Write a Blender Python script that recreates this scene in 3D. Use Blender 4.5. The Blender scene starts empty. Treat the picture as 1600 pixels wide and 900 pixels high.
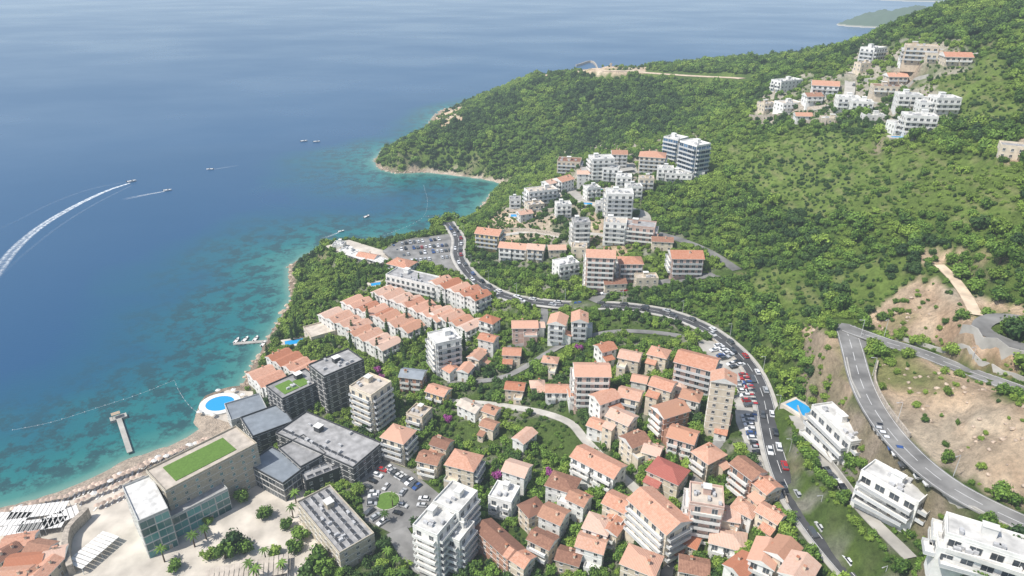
import bpy, math, random
import numpy as np
from mathutils import Vector, Matrix
random.seed(7); rng=np.random.default_rng(7)
scene=bpy.context.scene
col=scene.collection
# ---------------------------------------------------------------- survey camera
HC=200.0; F=1067.0; PITCH=math.radians(26); CP,SP=math.cos(PITCH),math.sin(PITCH)
def ray(u,v):
    k=(450-v)/F
    return ((u-800)/F, CP+k*SP, -SP+k*CP)
def atz(u,v,z):
    r=ray(u,v); t=(HC-z)/(-r[2]); return (r[0]*t, r[1]*t)
def proj(x,y,z):
    dz=z-HC; dep=y*CP-dz*SP; up=y*SP+dz*CP
    return 800+F*x/dep, 450-F*up/dep, dep
# ---------------------------------------------------------------- materials
def newmat(name):
    m=bpy.data.materials.new(name); m.use_nodes=True
    nt=m.node_tree; b=nt.nodes['Principled BSDF']; return m,nt,b
def N(nt,t,**kw):
    n=nt.nodes.new(t)
    for k,v in kw.items(): setattr(n,k,v)
    return n
def simple(name,c,rough=0.7,metal=0,var=0.12,nscale=0.6,objvar=0.12,spec=0.3,bump=0.0):
    m,nt,b=newmat(name); L=nt.links
    b.inputs['Roughness'].default_value=rough; b.inputs['Metallic'].default_value=metal
    b.inputs['Specular IOR Level'].default_value=spec
    tc=N(nt,'ShaderNodeTexCoord'); no=N(nt,'ShaderNodeTexNoise'); no.inputs['Scale'].default_value=nscale; no.inputs['Detail'].default_value=5
    L.new(tc.outputs['Object'],no.inputs['Vector'])
    oi=N(nt,'ShaderNodeObjectInfo')
    mr=N(nt,'ShaderNodeMapRange'); mr.inputs[1].default_value=0.3; mr.inputs[2].default_value=0.7
    mr.inputs[3].default_value=1-var*1.6; mr.inputs[4].default_value=1+var
    L.new(no.outputs['Fac'],mr.inputs[0])
    mr2=N(nt,'ShaderNodeMapRange'); mr2.inputs[3].default_value=1-objvar; mr2.inputs[4].default_value=1+objvar
    L.new(oi.outputs['Random'],mr2.inputs[0])
    mu=N(nt,'ShaderNodeMath',operation='MULTIPLY'); L.new(mr.outputs[0],mu.inputs[0]); L.new(mr2.outputs[0],mu.inputs[1])
    hs=N(nt,'ShaderNodeHueSaturation'); hs.inputs['Color'].default_value=(*c,1); L.new(mu.outputs[0],hs.inputs['Value'])
    L.new(hs.outputs[0],b.inputs['Base Color'])
    if bump>0:
        bp=N(nt,'ShaderNodeBump'); bp.inputs['Strength'].default_value=bump; L.new(no.outputs['Fac'],bp.inputs['Height']); L.new(bp.outputs[0],b.inputs['Normal'])
    return m
def tilemat(name,c1,c2):
    m,nt,b=newmat(name); L=nt.links; b.inputs['Roughness'].default_value=0.85; b.inputs['Specular IOR Level'].default_value=0.15
    tc=N(nt,'ShaderNodeTexCoord'); oi=N(nt,'ShaderNodeObjectInfo')
    n1=N(nt,'ShaderNodeTexNoise'); n1.inputs['Scale'].default_value=1.1; n1.inputs['Detail'].default_value=8; n1.inputs['Roughness'].default_value=.75
    L.new(tc.outputs['Object'],n1.inputs['Vector'])
    w=N(nt,'ShaderNodeTexWave'); w.inputs['Scale'].default_value=0.7; w.inputs['Distortion'].default_value=0.6; L.new(tc.outputs['Object'],w.inputs['Vector'])
    mx=N(nt,'ShaderNodeMix',data_type='RGBA'); mx.inputs[6].default_value=(*c1,1); mx.inputs[7].default_value=(*c2,1)
    cn=N(nt,'ShaderNodeMapRange'); cn.inputs[1].default_value=.3; cn.inputs[2].default_value=.7; L.new(n1.outputs['Fac'],cn.inputs[0])
    ad=N(nt,'ShaderNodeMath',operation='ADD'); L.new(cn.outputs[0],ad.inputs[0])
    mm=N(nt,'ShaderNodeMath',operation='MULTIPLY_ADD'); L.new(oi.outputs['Random'],mm.inputs[0]); mm.inputs[1].default_value=1.3; mm.inputs[2].default_value=-.65
    L.new(mm.outputs[0],ad.inputs[1]); ad.use_clamp=True; L.new(ad.outputs[0],mx.inputs[0])
    m2=N(nt,'ShaderNodeMix',data_type='RGBA',blend_type='MULTIPLY'); m2.inputs[0].default_value=.25
    L.new(mx.outputs[2],m2.inputs[6]); L.new(w.outputs['Color'],m2.inputs[7]); L.new(m2.outputs[2],b.inputs['Base Color'])
    bp=N(nt,'ShaderNodeBump'); bp.inputs['Strength'].default_value=.5; bp.inputs['Distance'].default_value=.1; L.new(w.outputs['Fac'],bp.inputs['Height']); L.new(bp.outputs[0],b.inputs['Normal'])
    return m
WALL={'W':('white',simple('plaster_white',(.75,.74,.70),.8,var=.10,objvar=.12)),
 'C':('cream',simple('plaster_cream',(.67,.58,.45),.8)),
 'Y':('yellow',simple('plaster_yellow',(.66,.49,.22),.8)),
 'P':('pale pink',simple('plaster_pink',(.58,.41,.34),.8)),
 'B':('beige',simple('plaster_beige',(.54,.45,.34),.8)),
 'R':('brown brick',simple('plaster_brick',(.40,.22,.15),.8)),
 'G':('light grey',simple('plaster_grey',(.50,.50,.48),.8)),
 'D':('charcoal',simple('cladding_charcoal',(.06,.062,.066),.5)),
 'S':('sandstone',simple('sandstone',(.50,.44,.34),.8,nscale=1.5))}
ROOF={'O':('orange',tilemat('tiles_orange',(.46,.19,.11),(.66,.39,.28))),
 'S':('salmon',tilemat('tiles_salmon',(.55,.29,.19),(.67,.47,.37))),
 'N':('brown',tilemat('tiles_brown',(.25,.13,.09),(.49,.27,.18))),
 'E':('red',tilemat('tiles_red',(.42,.14,.11),(.56,.27,.21))),
 'X':('grey',simple('roof_grey',(.32,.315,.31),.85,var=.22,nscale=.35)),
 'Z':('white',simple('roof_white',(.60,.59,.56),.85,var=.20,nscale=.35)),
 'T':('beige',simple('roof_beige',(.50,.44,.37),.85,var=.16,nscale=.35)),
 'K':('blue-grey',simple('roof_bluegrey',(.24,.27,.30),.6,var=.12,nscale=.35))}
M_trim=simple('trim_white',(.73,.72,.68),.6,var=.08)
M_frame=simple('window_frame',(.62,.6,.56),.5,var=.04)
def glass(name,c,r=.08):
    m,nt,b=newmat(name); b.inputs['Base Color'].default_value=(*c,1); b.inputs['Roughness'].default_value=r
    oi=N(nt,'ShaderNodeObjectInfo'); cr=N(nt,'ShaderNodeValToRGB'); cr.color_ramp.elements[0].color=(c[0]*.5,c[1]*.5,c[2]*.5,1); cr.color_ramp.elements[1].color=(c[0]*2.2,c[1]*2.1,c[2]*2,1)
    nt.links.new(oi.outputs['Random'],cr.inputs[0]); nt.links.new(cr.outputs[0],b.inputs['Base Color']); return m
M_glass=glass('window_glass',(.045,.055,.065))
M_glassG=glass('curtain_glass_green',(.05,.15,.15))
M_glassB=glass('curtain_glass_blue',(.05,.10,.17))
M_rail=simple('railing',(.55,.56,.56),.4,var=.05)
M_solar=simple('skylight_glazing',(.04,.042,.047),.55,var=.1,spec=.2)
M_unit=simple('roof_unit',(.5,.5,.5),.5)
M_asph=simple('asphalt',(.085,.085,.088),.9,var=.2,nscale=.15)
M_asph2=simple('asphalt_pale',(.21,.205,.195),.9,var=.25,nscale=.15)
M_conc=simple('concrete',(.42,.40,.36),.9,var=.15,nscale=.2)
M_pave=simple('plaza_stone',(.53,.48,.41),.9,var=.2,nscale=.12)
M_dirt=simple('dirt_track',(.60,.48,.35),.95,var=.2,nscale=.2)
M_mark=simple('road_paint',(.72,.72,.70),.7,var=.1)
M_stone=simple('stone_wall',(.46,.40,.33),.9,var=.25,nscale=1.2,bump=.5)
M_grass=simple('lawn',(.11,.20,.035),.95,var=.12,nscale=1.5)
M_bark=simple('bark',(.10,.07,.045),.9,var=.2,nscale=3)
M_wood=simple('wood_deck',(.36,.28,.2),.8,var=.15,nscale=2)
M_white=simple('gel_white',(.8,.8,.8),.25,var=.03,objvar=.03)
M_black=simple('rubber',(.02,.02,.02),.7)
M_canv=simple('parasol_canvas',(.52,.40,.32),.8,objvar=.35)
M_canvW=simple('canvas_white',(.74,.72,.68),.8,objvar=.08)
def poolmat():
    m,nt,b=newmat('pool_water'); b.inputs['Base Color'].default_value=(.02,.30,.62,1); b.inputs['Roughness'].default_value=.08
    n=N(nt,'ShaderNodeTexNoise'); n.inputs['Scale'].default_value=2; bp=N(nt,'ShaderNodeBump'); bp.inputs['Strength'].default_value=.15
    nt.links.new(n.outputs['Fac'],bp.inputs['Height']); nt.links.new(bp.outputs[0],b.inputs['Normal']); return m
M_pool=poolmat()
def leafmat(name,dark,light):
    m,nt,b=newmat(name); L=nt.links; b.inputs['Roughness'].default_value=.6; b.inputs['Specular IOR Level'].default_value=.2
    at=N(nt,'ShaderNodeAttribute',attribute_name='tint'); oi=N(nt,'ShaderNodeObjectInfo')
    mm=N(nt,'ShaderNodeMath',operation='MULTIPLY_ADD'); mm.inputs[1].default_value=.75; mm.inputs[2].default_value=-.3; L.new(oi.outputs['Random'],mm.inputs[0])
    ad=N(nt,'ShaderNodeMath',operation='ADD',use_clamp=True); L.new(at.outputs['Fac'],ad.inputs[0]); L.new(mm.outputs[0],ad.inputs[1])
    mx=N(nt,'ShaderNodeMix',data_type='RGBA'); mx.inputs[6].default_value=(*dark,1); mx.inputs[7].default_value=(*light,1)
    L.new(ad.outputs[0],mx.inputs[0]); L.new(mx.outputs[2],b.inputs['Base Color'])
    return m
M_leaf=leafmat('leaf',(.034,.078,.013),(.165,.275,.044))
M_leafy=leafmat('leaf_yellow_green',(.078,.130,.018),(.25,.36,.058))
M_leafd=leafmat('leaf_dark',(.017,.045,.013),(.08,.145,.034))
M_leafp=leafmat('bougainvillea',(.16,.03,.12),(.45,.10,.35))
# ---------------------------------------------------------------- mesh builder
class MB:
    def __init__(s): s.v=[]; s.f=[]; s.m=[]
    def face(s,pts,mi=0):
        i=len(s.v); s.v+= [tuple(p) for p in pts]; s.f.append(tuple(range(i,i+len(pts)))); s.m.append(mi)
    def box(s,x0,x1,y0,y1,z0,z1,mi=0,top=None):
        i=len(s.v); s.v+=[(x0,y0,z0),(x1,y0,z0),(x1,y1,z0),(x0,y1,z0),(x0,y0,z1),(x1,y0,z1),(x1,y1,z1),(x0,y1,z1)]
        fs=[(0,3,2,1),(4,5,6,7),(0,1,5,4),(1,2,6,5),(2,3,7,6),(3,0,4,7)]
        for k,q in enumerate(fs):
            s.f.append(tuple(i+a for a in q)); s.m.append(top if (k==1 and top is not None) else mi)
    def frustum(s,cx,cy,z0,z1,r0,r1,n=8,mi=0,cap=True):
        i=len(s.v)
        for z,r in((z0,r0),(z1,r1)):
            for k in range(n):
                a=2*math.pi*k/n; s.v.append((cx+r*math.cos(a),cy+r*math.sin(a),z))
        for k in range(n):
            s.f.append((i+k,i+(k+1)%n,i+n+(k+1)%n,i+n+k)); s.m.append(mi)
        if cap: s.f.append(tuple(i+n+k for k in range(n))); s.m.append(mi)
    def mesh(s,name,mats,smooth=False):
        me=bpy.data.meshes.new(name); me.from_pydata(s.v,[],s.f)
        for m in mats: me.materials.append(m)
        me.polygons.foreach_set('material_index',s.m)
        if smooth: me.polygons.foreach_set('use_smooth',[True]*len(s.f))
        me.update(); return me
def obj(name,data,loc=(0,0,0),rz=0,parent=None,scale=None,**props):
    o=bpy.data.objects.new(name,data); o.location=loc; o.rotation_euler=(0,0,rz)
    if scale is not None: o.scale=scale
    if parent is not None: o.parent=parent
    for k,v in props.items(): o[k]=v
    col.objects.link(o)
    if data is None: o.empty_display_size=.5
    return o
# ---------------------------------------------------------------- terrain
coast_px=[(-700,960),(-300,870),(-100,815),(0,794),(60,780),(130,754),(200,718),(260,699),(320,670),(345,652),(372,615),(385,588),(400,562),(425,520),(442,490),(456,465),(452,440),(452,415),(480,398),(515,384),(560,382),(600,377),(660,367),(715,354),(745,335),(762,310),(775,297),(792,289),(770,283),(740,278),(700,273),(660,269),(620,271),(592,264),(584,250),(598,236),(625,222),(648,218),(664,200),(676,184),(690,172),(740,160),(800,150),(850,138)]
coast=[atz(u,v,0) for u,v in coast_px]+[(150,1260),(300,1420),(560,1500),(1500,1700),(2500,1300),(2500,-600),(-700,-600)]
CO=np.array(coast)
def sdist(X,Y):
    d=np.full(X.shape,1e9); ins=np.zeros(X.shape,bool); n=len(CO)
    for i in range(n):
        a=CO[i]; b=CO[(i+1)%n]; e=b-a; L2=(e**2).sum()
        t=np.clip(((X-a[0])*e[0]+(Y-a[1])*e[1])/L2,0,1)
        d=np.minimum(d,np.hypot(X-a[0]-t*e[0],Y-a[1]-t*e[1]))
        c=((a[1]>Y)!=(b[1]>Y)); 
        with np.errstate(divide='ignore',invalid='ignore'):
            xi=(b[0]-a[0])*(Y-a[1])/(b[1]-a[1] if b[1]!=a[1] else 1e-9)+a[0]
        ins^=(c&(X<xi))
    return np.where(ins,d,-d)
cp=[(612,236,20),(640,226,26),(690,196,28),(740,172,36),(830,120,55),(900,110,72),(960,108,78),(1080,118,84),(1150,122,90),(1200,95,100),(1300,85,110),(1400,45,140),(1450,25,155),(1500,5,165),(1600,-30,180),
(750,230,26),(850,200,38),(950,170,58),(1050,170,64),(830,262,16),(900,220,36),(1000,215,52),(700,245,14),(1130,170,74),(1180,190,84),
(1400,130,118),(1480,130,126),(1300,200,95),(1250,300,75),(1150,250,70),(1100,300,60),(1200,400,55),(1400,300,94),(1400,400,80),(1440,215,108),(1590,240,116),(1590,400,96),(1300,500,62),(1450,470,75),(1590,470,84),(1200,480,48),(1560,100,140),(1250,150,100),(1230,125,104),(1500,60,148),
(1345,590,66),(1380,660,67),(1430,720,68),(1500,780,69),(1600,835,71),(1480,570,72.5),(1560,595,75),(1500,650,74),(1600,700,80),(1440,620,70),
(1300,665,48),(1400,770,52),(1540,870,56),(1260,600,46),
(870,330,44),(950,275,50),(1075,250,60),(880,258,40),(800,315,30),(850,400,36),(940,420,38),(1070,410,44),(1130,420,47),(1000,340,50),(765,385,28),
(600,480,18),(560,400,20),(680,390,23),(510,500,12),(450,560,5),(478,440,15),(475,470,12),(540,560,10),(650,560,15),(750,560,21),(900,560,29),(1000,560,34),(1100,560,37),
(600,650,8),(700,650,13),(800,650,19),(900,650,25),(1000,650,30),(1100,650,35),(600,780,5),(700,780,8),(800,780,14),(900,780,20),(1000,780,26),(1100,780,33),(1200,800,39),(600,890,5),(750,890,9),(900,890,16),(1000,890,22),(1100,890,30),(1200,890,36),
(450,750,3),(300,800,2.8),(100,850,2.8),(300,890,2.8),(0,890,2.8),(200,745,1.6),(400,650,3),(-150,1000,2.8),(400,1000,2.8),(800,1000,9),(1200,1000,34),(1450,980,56),(1650,950,66),(1750,700,88),(1750,300,120),(470,560,5),
(720,372,25),(730,430,27),(800,465,30),(900,478,33),(1000,482,36),(1100,512,38),(1170,570,39),(1200,650,40),(1220,720,41),(1250,790,42),(1320,890,44)]
P=[];Zc=[]
for u,v,z in cp:
    x,y=atz(u,v,z); P.append((x,y)); Zc.append(z)
for i in range(0,len(coast_px)): P.append(tuple(CO[i])); Zc.append(1.0)
for x,y,z in [(150,1200,8),(300,1150,45),(500,1100,60),(700,900,110),(600,700,150),(450,560,170),(900,1200,60),(900,500,190),(1400,800,80),(800,200,140),(400,80,100),(0,40,12),(400,900,80),(200,1000,50),(1500,0,180)]:
    P.append((x,y)); Zc.append(z)
P=np.array(P,float); Zc=np.array(Zc,float)
def kern(r2): return -np.sqrt(r2+4.0**2)
n=len(P); D2=((P[:,None,:]-P[None])**2).sum(-1)
A=np.zeros((n+3,n+3)); A[:n,:n]=kern(D2)+np.eye(n)*6.0
A[:n,n]=1; A[:n,n+1:]=P; A[n,:n]=1; A[n+1:,:n]=P.T
W=np.linalg.solve(A,np.concatenate([Zc,[0,0,0]]))
xs=np.concatenate([np.arange(-420,460,3.0),np.arange(460,1300,14.0)])
ys=np.concatenate([np.arange(40,640,3.0),np.arange(640,1620,7.0)])
GX,GY=np.meshgrid(xs,ys)
Z=np.full(GX.shape,W[n])+W[n+1]*GX+W[n+2]*GY
for i in range(n): Z+=W[i]*kern((GX-P[i,0])**2+(GY-P[i,1])**2)
def vnoise(X,Y,scale,seed):
    r=np.random.default_rng(seed); T=r.random((256,256)); x=X/scale+500.3; y=Y/scale+500.7
    xi=np.floor(x).astype(int); yi=np.floor(y).astype(int); fx=x-xi; fy=y-yi; fx=fx*fx*(3-2*fx); fy=fy*fy*(3-2*fy)
    g=lambda a,b:T[b%256,a%256]
    return (g(xi,yi)*(1-fx)+g(xi+1,yi)*fx)*(1-fy)+(g(xi,yi+1)*(1-fx)+g(xi+1,yi+1)*fx)*fy
SD=sdist(GX,GY)
rough=(vnoise(GX,GY,26,1)-.5)*5+(vnoise(GX,GY,9,2)-.5)*2.2
hilly=np.clip((Z-30)/40,0,1)
Z=Z+rough*hilly
cw=np.where((GY>650)&(GX>-175),20.0,8.0)
s=np.clip((SD+ (vnoise(GX,GY,9,5)-.5)*6)/cw,0,1); s=s*s*(3-2*s)
Z=np.where(SD>0,0.5+np.maximum(Z-.5,0.3)*s,np.maximum(SD*.35,-14)-.0)
RM=np.zeros(GX.shape)
def interp(Zg,x,y):
    x=np.asarray(x,float); y=np.asarray(y,float)
    ix=np.clip(np.searchsorted(xs,x)-1,0,len(xs)-2); iy=np.clip(np.searchsorted(ys,y)-1,0,len(ys)-2)
    fx=np.clip((x-xs[ix])/(xs[ix+1]-xs[ix]),0,1); fy=np.clip((y-ys[iy])/(ys[iy+1]-ys[iy]),0,1)
    return (Zg[iy,ix]*(1-fx)+Zg[iy,ix+1]*fx)*(1-fy)+(Zg[iy+1,ix]*(1-fx)+Zg[iy+1,ix+1]*fx)*fy
TS=np.concatenate([np.arange(120,700,.8),np.arange(700,1400,3)])
def hit(u,v,off=0.0):
    r=ray(u,v); X=r[0]*TS; Y=r[1]*TS; zz=HC+r[2]*TS
    d=zz-(np.maximum(interp(Z,X,Y),0)+off); k=np.argmax(d<=0)
    if d[k]>0: k=len(TS)-1
    return X[k],Y[k],float(np.maximum(interp(Z,X[k],Y[k]),0))
def hz(x,y): return float(max(interp(Z,x,y),0))
def inpoly(X,Y,poly):
    ins=np.zeros(np.shape(X),bool); n=len(poly)
    for i in range(n):
        a=poly[i]; b=poly[(i+1)%n]
        if a[1]==b[1]: continue
        c=((a[1]>Y)!=(b[1]>Y)); xi=(b[0]-a[0])*(Y-a[1])/(b[1]-a[1])+a[0]; ins^=(c&(X<xi))
    return ins
def pdist(X,Y,poly):
    d=np.full(np.shape(X),1e9)
    for i in range(len(poly)):
        a=np.array(poly[i]); b=np.array(poly[(i+1)%len(poly)]); e=b-a
        t=np.clip(((X-a[0])*e[0]+(Y-a[1])*e[1])/max((e**2).sum(),1e-6),0,1)
        d=np.minimum(d,np.hypot(X-a[0]-t*e[0],Y-a[1]-t*e[1]))
    return np.where(inpoly(X,Y,poly),-d,d)
town=[(395,600),(430,540),(470,500),(540,430),(520,395),(600,375),(740,345),(780,310),(850,270),(880,235),(1100,200),(1120,260),(1090,290),(1010,290),(1000,340),(1090,380),(1155,420),(1000,445),(1110,500),(1190,580),(1240,760),(1340,900),(1340,1100),(500,1100),(350,640)]
villa=[(1170,185),(1190,150),(1230,115),(1300,118),(1350,60),(1500,60),(1520,100),(1440,130),(1500,160),(1440,215),(1380,212),(1350,180),(1180,195)]
condo=[(1230,620),(1300,600),(1345,640),(1470,770),(1600,830),(1700,900),(1700,1100),(1400,1000),(1340,900),(1250,720)]
bare=[[(1362,560),(1440,562),(1560,612),(1640,650),(1640,815),(1500,750),(1430,700),(1385,650)],
 [(1245,505),(1310,522),(1335,580),(1340,640),(1300,600),(1275,550)],
 [(1345,505),(1420,450),(1450,430),(1500,455),(1530,510),(1600,555),(1600,590),(1500,560),(1400,530)],
 [(760,345),(800,330),(860,345),(850,372),(780,372)],[(900,372),(930,335),(1010,380),(960,400)],[(1560,235),(1640,190),(1640,260),(1570,250)],
 [(1500,460),(1600,485),(1600,500),(1520,490)],[(815,122),(880,100),(950,93),(1010,93),(1015,116),(900,118)],[(668,198),(680,172),(705,162),(738,164),(722,184),(690,196)],
 [(1420,392),(1500,388),(1600,392),(1600,404),(1500,402),(1480,412),(1430,410)]]
grassy=[[(1130,225),(1300,205),(1440,240),(1420,330),(1280,350),(1150,290)],[(1340,225),(1600,250),(1600,360),(1450,360),(1380,300)],[(1150,430),(1240,420),(1300,480),(1240,510)],[(820,655),(900,660),(930,700),(860,720),(820,690)],[(740,655),(800,680),(760,710),(690,680)],[(960,500),(1080,520),(1040,540),(950,525)],[(1300,430),(1420,400),(1420,450),(1340,500)],[(1380,110),(1560,80),(1600,180),(1500,200)]]
U0,V0,_=proj(GX,GY,Z); BMK=np.zeros(GX.shape)
for p in bare[:3]+[bare[6]]: BMK=np.maximum(BMK,np.clip(-pdist(U0,V0,p)/14,0,1))
step_=3.2; ph_=(Z+(vnoise(GX,GY,22,41)-.5)*3)/step_; fr=ph_-np.floor(ph_); bench=(np.clip((fr-.55)/.3,0,1)-fr)*step_*.75
Z=Z+BMK*(bench+(vnoise(GX,GY,12,42)-.5)*3.4+(vnoise(GX,GY,5,43)-.5)*2.2)
def catmull(pts,step=3.0):
    pts=[np.array(p,float) for p in pts]; pts=[2*pts[0]-pts[1]]+pts+[2*pts[-1]-pts[-2]]; out=[]
    for i in range(1,len(pts)-2):
        p0,p1,p2,p3=pts[i-1:i+3]; L=np.linalg.norm((p2-p1)[:2]); k=max(1,int(L/step))
        for j in range(k):
            t=j/k; out.append(.5*((2*p1)+(-p0+p2)*t+(2*p0-5*p1+4*p2-p3)*t*t+(-p0+3*p1-3*p2+p3)*t**3))
    out.append(pts[-2]); return np.array(out)
ROADS=[]
def flatten(pts,hw,feather=7,pad=3):
    global Z
    x0,x1=pts[:,0].min()-30,pts[:,0].max()+30; y0,y1=pts[:,1].min()-30,pts[:,1].max()+30
    ixs=np.where((xs>x0)&(xs<x1))[0]; iys=np.where((ys>y0)&(ys<y1))[0]
    if len(ixs)==0 or len(iys)==0: return
    sl=(slice(iys[0],iys[-1]+1),slice(ixs[0],ixs[-1]+1)); X=GX[sl];Y=GY[sl]; dm=np.full(X.shape,1e9); zr=np.zeros(X.shape)
    for p in pts:
        d=np.hypot(X-p[0],Y-p[1]); m=d<dm; dm[m]=d[m]; zr[m]=p[2]
    w=np.clip(1-(dm-hw-pad)/feather,0,1); w=w*w*(3-2*w)
    Z[sl]=Z[sl]*(1-w)+zr*w
    RM[sl]=np.maximum(RM[sl],np.clip(1-(dm-hw-3)/2,0,1))
def road(name,px,hw,mat,z=True,feather=7,pad=3):
    pts=[]
    for p in px:
        if len(p)==3: x,y=atz(*p); pts.append((x,y,p[2]))
        else: x,y,zz=hit(*p); pts.append((x,y,zz))
    c=catmull(pts)
    k=5
    if len(c)>2*k:
        zz=np.convolve(np.pad(c[:,2],k,mode='edge'),np.ones(2*k+1)/(2*k+1),'valid'); c[:,2]=zz
    flatten(c,hw,feather,pad); ROADS.append([name,c,hw,mat]); return c
main=road('road',[(700,348,22),(716,372,25),(716,400,26),(735,430,27),(765,452,28.5),(800,466,30),(850,474,31.5),(900,478,33),(950,478,34.5),(1000,482,36),(1050,492,37),(1100,512,38),(1140,540,38.5),(1172,575,39),(1192,620,39.5),(1202,670,40),(1214,720,41),(1235,770,42),(1275,830,43),(1330,895,44),(1400,965,45)],4.6,M_asph)
upper2=road('road',[(1322,514,66),(1345,523,66),(1385,538,66.8),(1435,551,69),(1500,575,72.5),(1560,598,75),(1640,623,78)],3.7,M_asph2)
upper=road('road',[(1320,508,66),(1331,545,66),(1346,600,66),(1372,650,67),(1412,700,68),(1470,752,69),(1535,790,70),(1610,826,71),(1720,870,73)],4.1,M_asph2)
loop=road('road',[(1680,556,84),(1600,545,82.5),(1556,530,82),(1532,513,82),(1552,498,82.5),(1600,501,83),(1680,514,85)],3.0,M_asph2,feather=3,pad=2)
st=[]
st.append(road('street',[(925,474),(960,452),(1030,443),(1100,433),(1150,424)],3.0,M_asph2))
st.append(road('street',[(1152,424),(1110,396),(1060,374),(1010,362),(960,352)],3.0,M_asph2))
st.append(road('street',[(1010,362),(1000,330),(930,325),(895,300),(885,285),(930,275),(990,262)],3.6,M_conc))
st.append(road('street',[(680,628),(760,632),(840,645),(890,660),(915,690),(960,735),(1005,775)],1.9,M_conc))
st.append(road('street',[(620,830),(645,868),(690,910)],4,M_asph2))
st.append(road('street',[(1328,118),(1325,150),(1300,165),(1240,178),(1180,185)],3.6,M_conc))
st.append(road('street',[(1330,120),(1350,105),(1420,100),(1470,95),(1530,80)],3.6,M_conc))
st.append(road('street',[(1240,655),(1285,720),(1345,800),(1420,880)],2.0,M_conc))
st.append(road('street',[(850,470),(850,500),(835,530),(780,548),(700,545)],1.9,M_asph2))
st.append(road('street',[(1085,528),(1010,520),(950,520),(880,540),(790,590),(700,600)],1.7,M_asph2))
st.append(road('street',[(1180,700),(1130,690),(1090,750),(1050,860),(1040,910)],1.8,M_asph2))
st.append(road('street',[(780,372),(830,362),(880,372),(915,365),(960,372)],2.4,M_conc))
st.append(road('street',[(1325,150),(1380,165),(1440,168),(1490,162)],3.0,M_conc))
tr=[]
tr.append(road('path',[(830,118),(870,111),(930,109),(1000,114),(1080,119),(1160,123)],5,M_dirt))
tr.append(road('path',[(1468,412),(1490,440),(1508,470),(1526,492)],2.2,M_dirt,feather=5))
PLAZA=[]
def plaza(name,px,z,mat,dz=.18,feather=5,pad=3.5):
    global Z
    w=[atz(u,v,z) for u,v in px]; d=pdist(GX,GY,w); k=np.clip(1-(d-pad)/feather,0,1)
    Z=Z*(1-k)+z*k; np.maximum(RM,np.clip(1-(d-3)/2,0,1),out=RM); PLAZA.append((name,w,z,mat,dz)); return w
plaza('plaza',[(20,812),(130,775),(205,745),(380,735),(440,735),(475,760),(505,860),(560,1010),(-300,1010),(-300,900)],2.9,M_pave)
plaza('parking_lot',[(560,745),(600,718),(640,735),(690,775),(665,815),(615,835),(570,812)],5,M_asph2)
plaza('parking_lot',[(598,392),(625,376),(700,366),(715,372),(713,400),(715,425),(660,412),(620,410)],24,M_asph2)
plaza('parking_lot',[(1085,528),(1120,535),(1158,575),(1180,625),(1190,690),(1205,745),(1180,730),(1150,660),(1145,600),(1105,560)],38.5,M_conc)
plaza('terrace',[(508,385),(545,375),(600,392),(615,410),(585,415),(545,405)],21,M_pave)
plaza('terrace',[(320,648),(326,622),(355,610),(395,612),(400,640),(370,665)],2.2,M_pave)
plaza('road',[(1314,505),(1328,507),(1368,528),(1364,537),(1348,545),(1344,556),(1326,556)],66,M_asph2,dz=.16)
plaza('terrace',[(905,262),(990,255),(1000,275),(960,285),(925,283)],49.5,M_conc,dz=.12)
def padrect(x,y,w,d,th,z,feather=4.5,marg=1.2):
    R_=max(w,d)/2+marg+feather+4
    ixs=np.where(np.abs(xs-x)<R_)[0]; iys=np.where(np.abs(ys-y)<R_)[0]
    if len(ixs)==0 or len(iys)==0: return
    sl=(slice(iys[0],iys[-1]+1),slice(ixs[0],ixs[-1]+1)); dx=GX[sl]-x; dy=GY[sl]-y
    u=np.abs(dx*math.cos(th)+dy*math.sin(th))-w/2-marg; v=np.abs(-dx*math.sin(th)+dy*math.cos(th))-d/2-marg
    dd=np.hypot(np.maximum(u,0),np.maximum(v,0)); k=np.clip(1-dd/feather,0,1)*(1-RM[sl])
    Z[sl]=Z[sl]*(1-k)+z*k
Zpre=Z.copy()
def fastmesh(me,co,faces,smooth=True):
    me.vertices.add(len(co)); me.vertices.foreach_set('co',co.astype(np.float32).ravel())
    k=faces.shape[1]; me.loops.add(faces.size); me.loops.foreach_set('vertex_index',faces.astype(np.int32).ravel())
    me.polygons.add(len(faces)); me.polygons.foreach_set('loop_start',np.arange(0,faces.size,k,dtype=np.int32))
    me.polygons.foreach_set('loop_total',np.full(len(faces),k,dtype=np.int32))
    me.polygons.foreach_set('use_smooth',np.full(len(faces),smooth)); me.update(calc_edges=True); me.validate()
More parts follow.
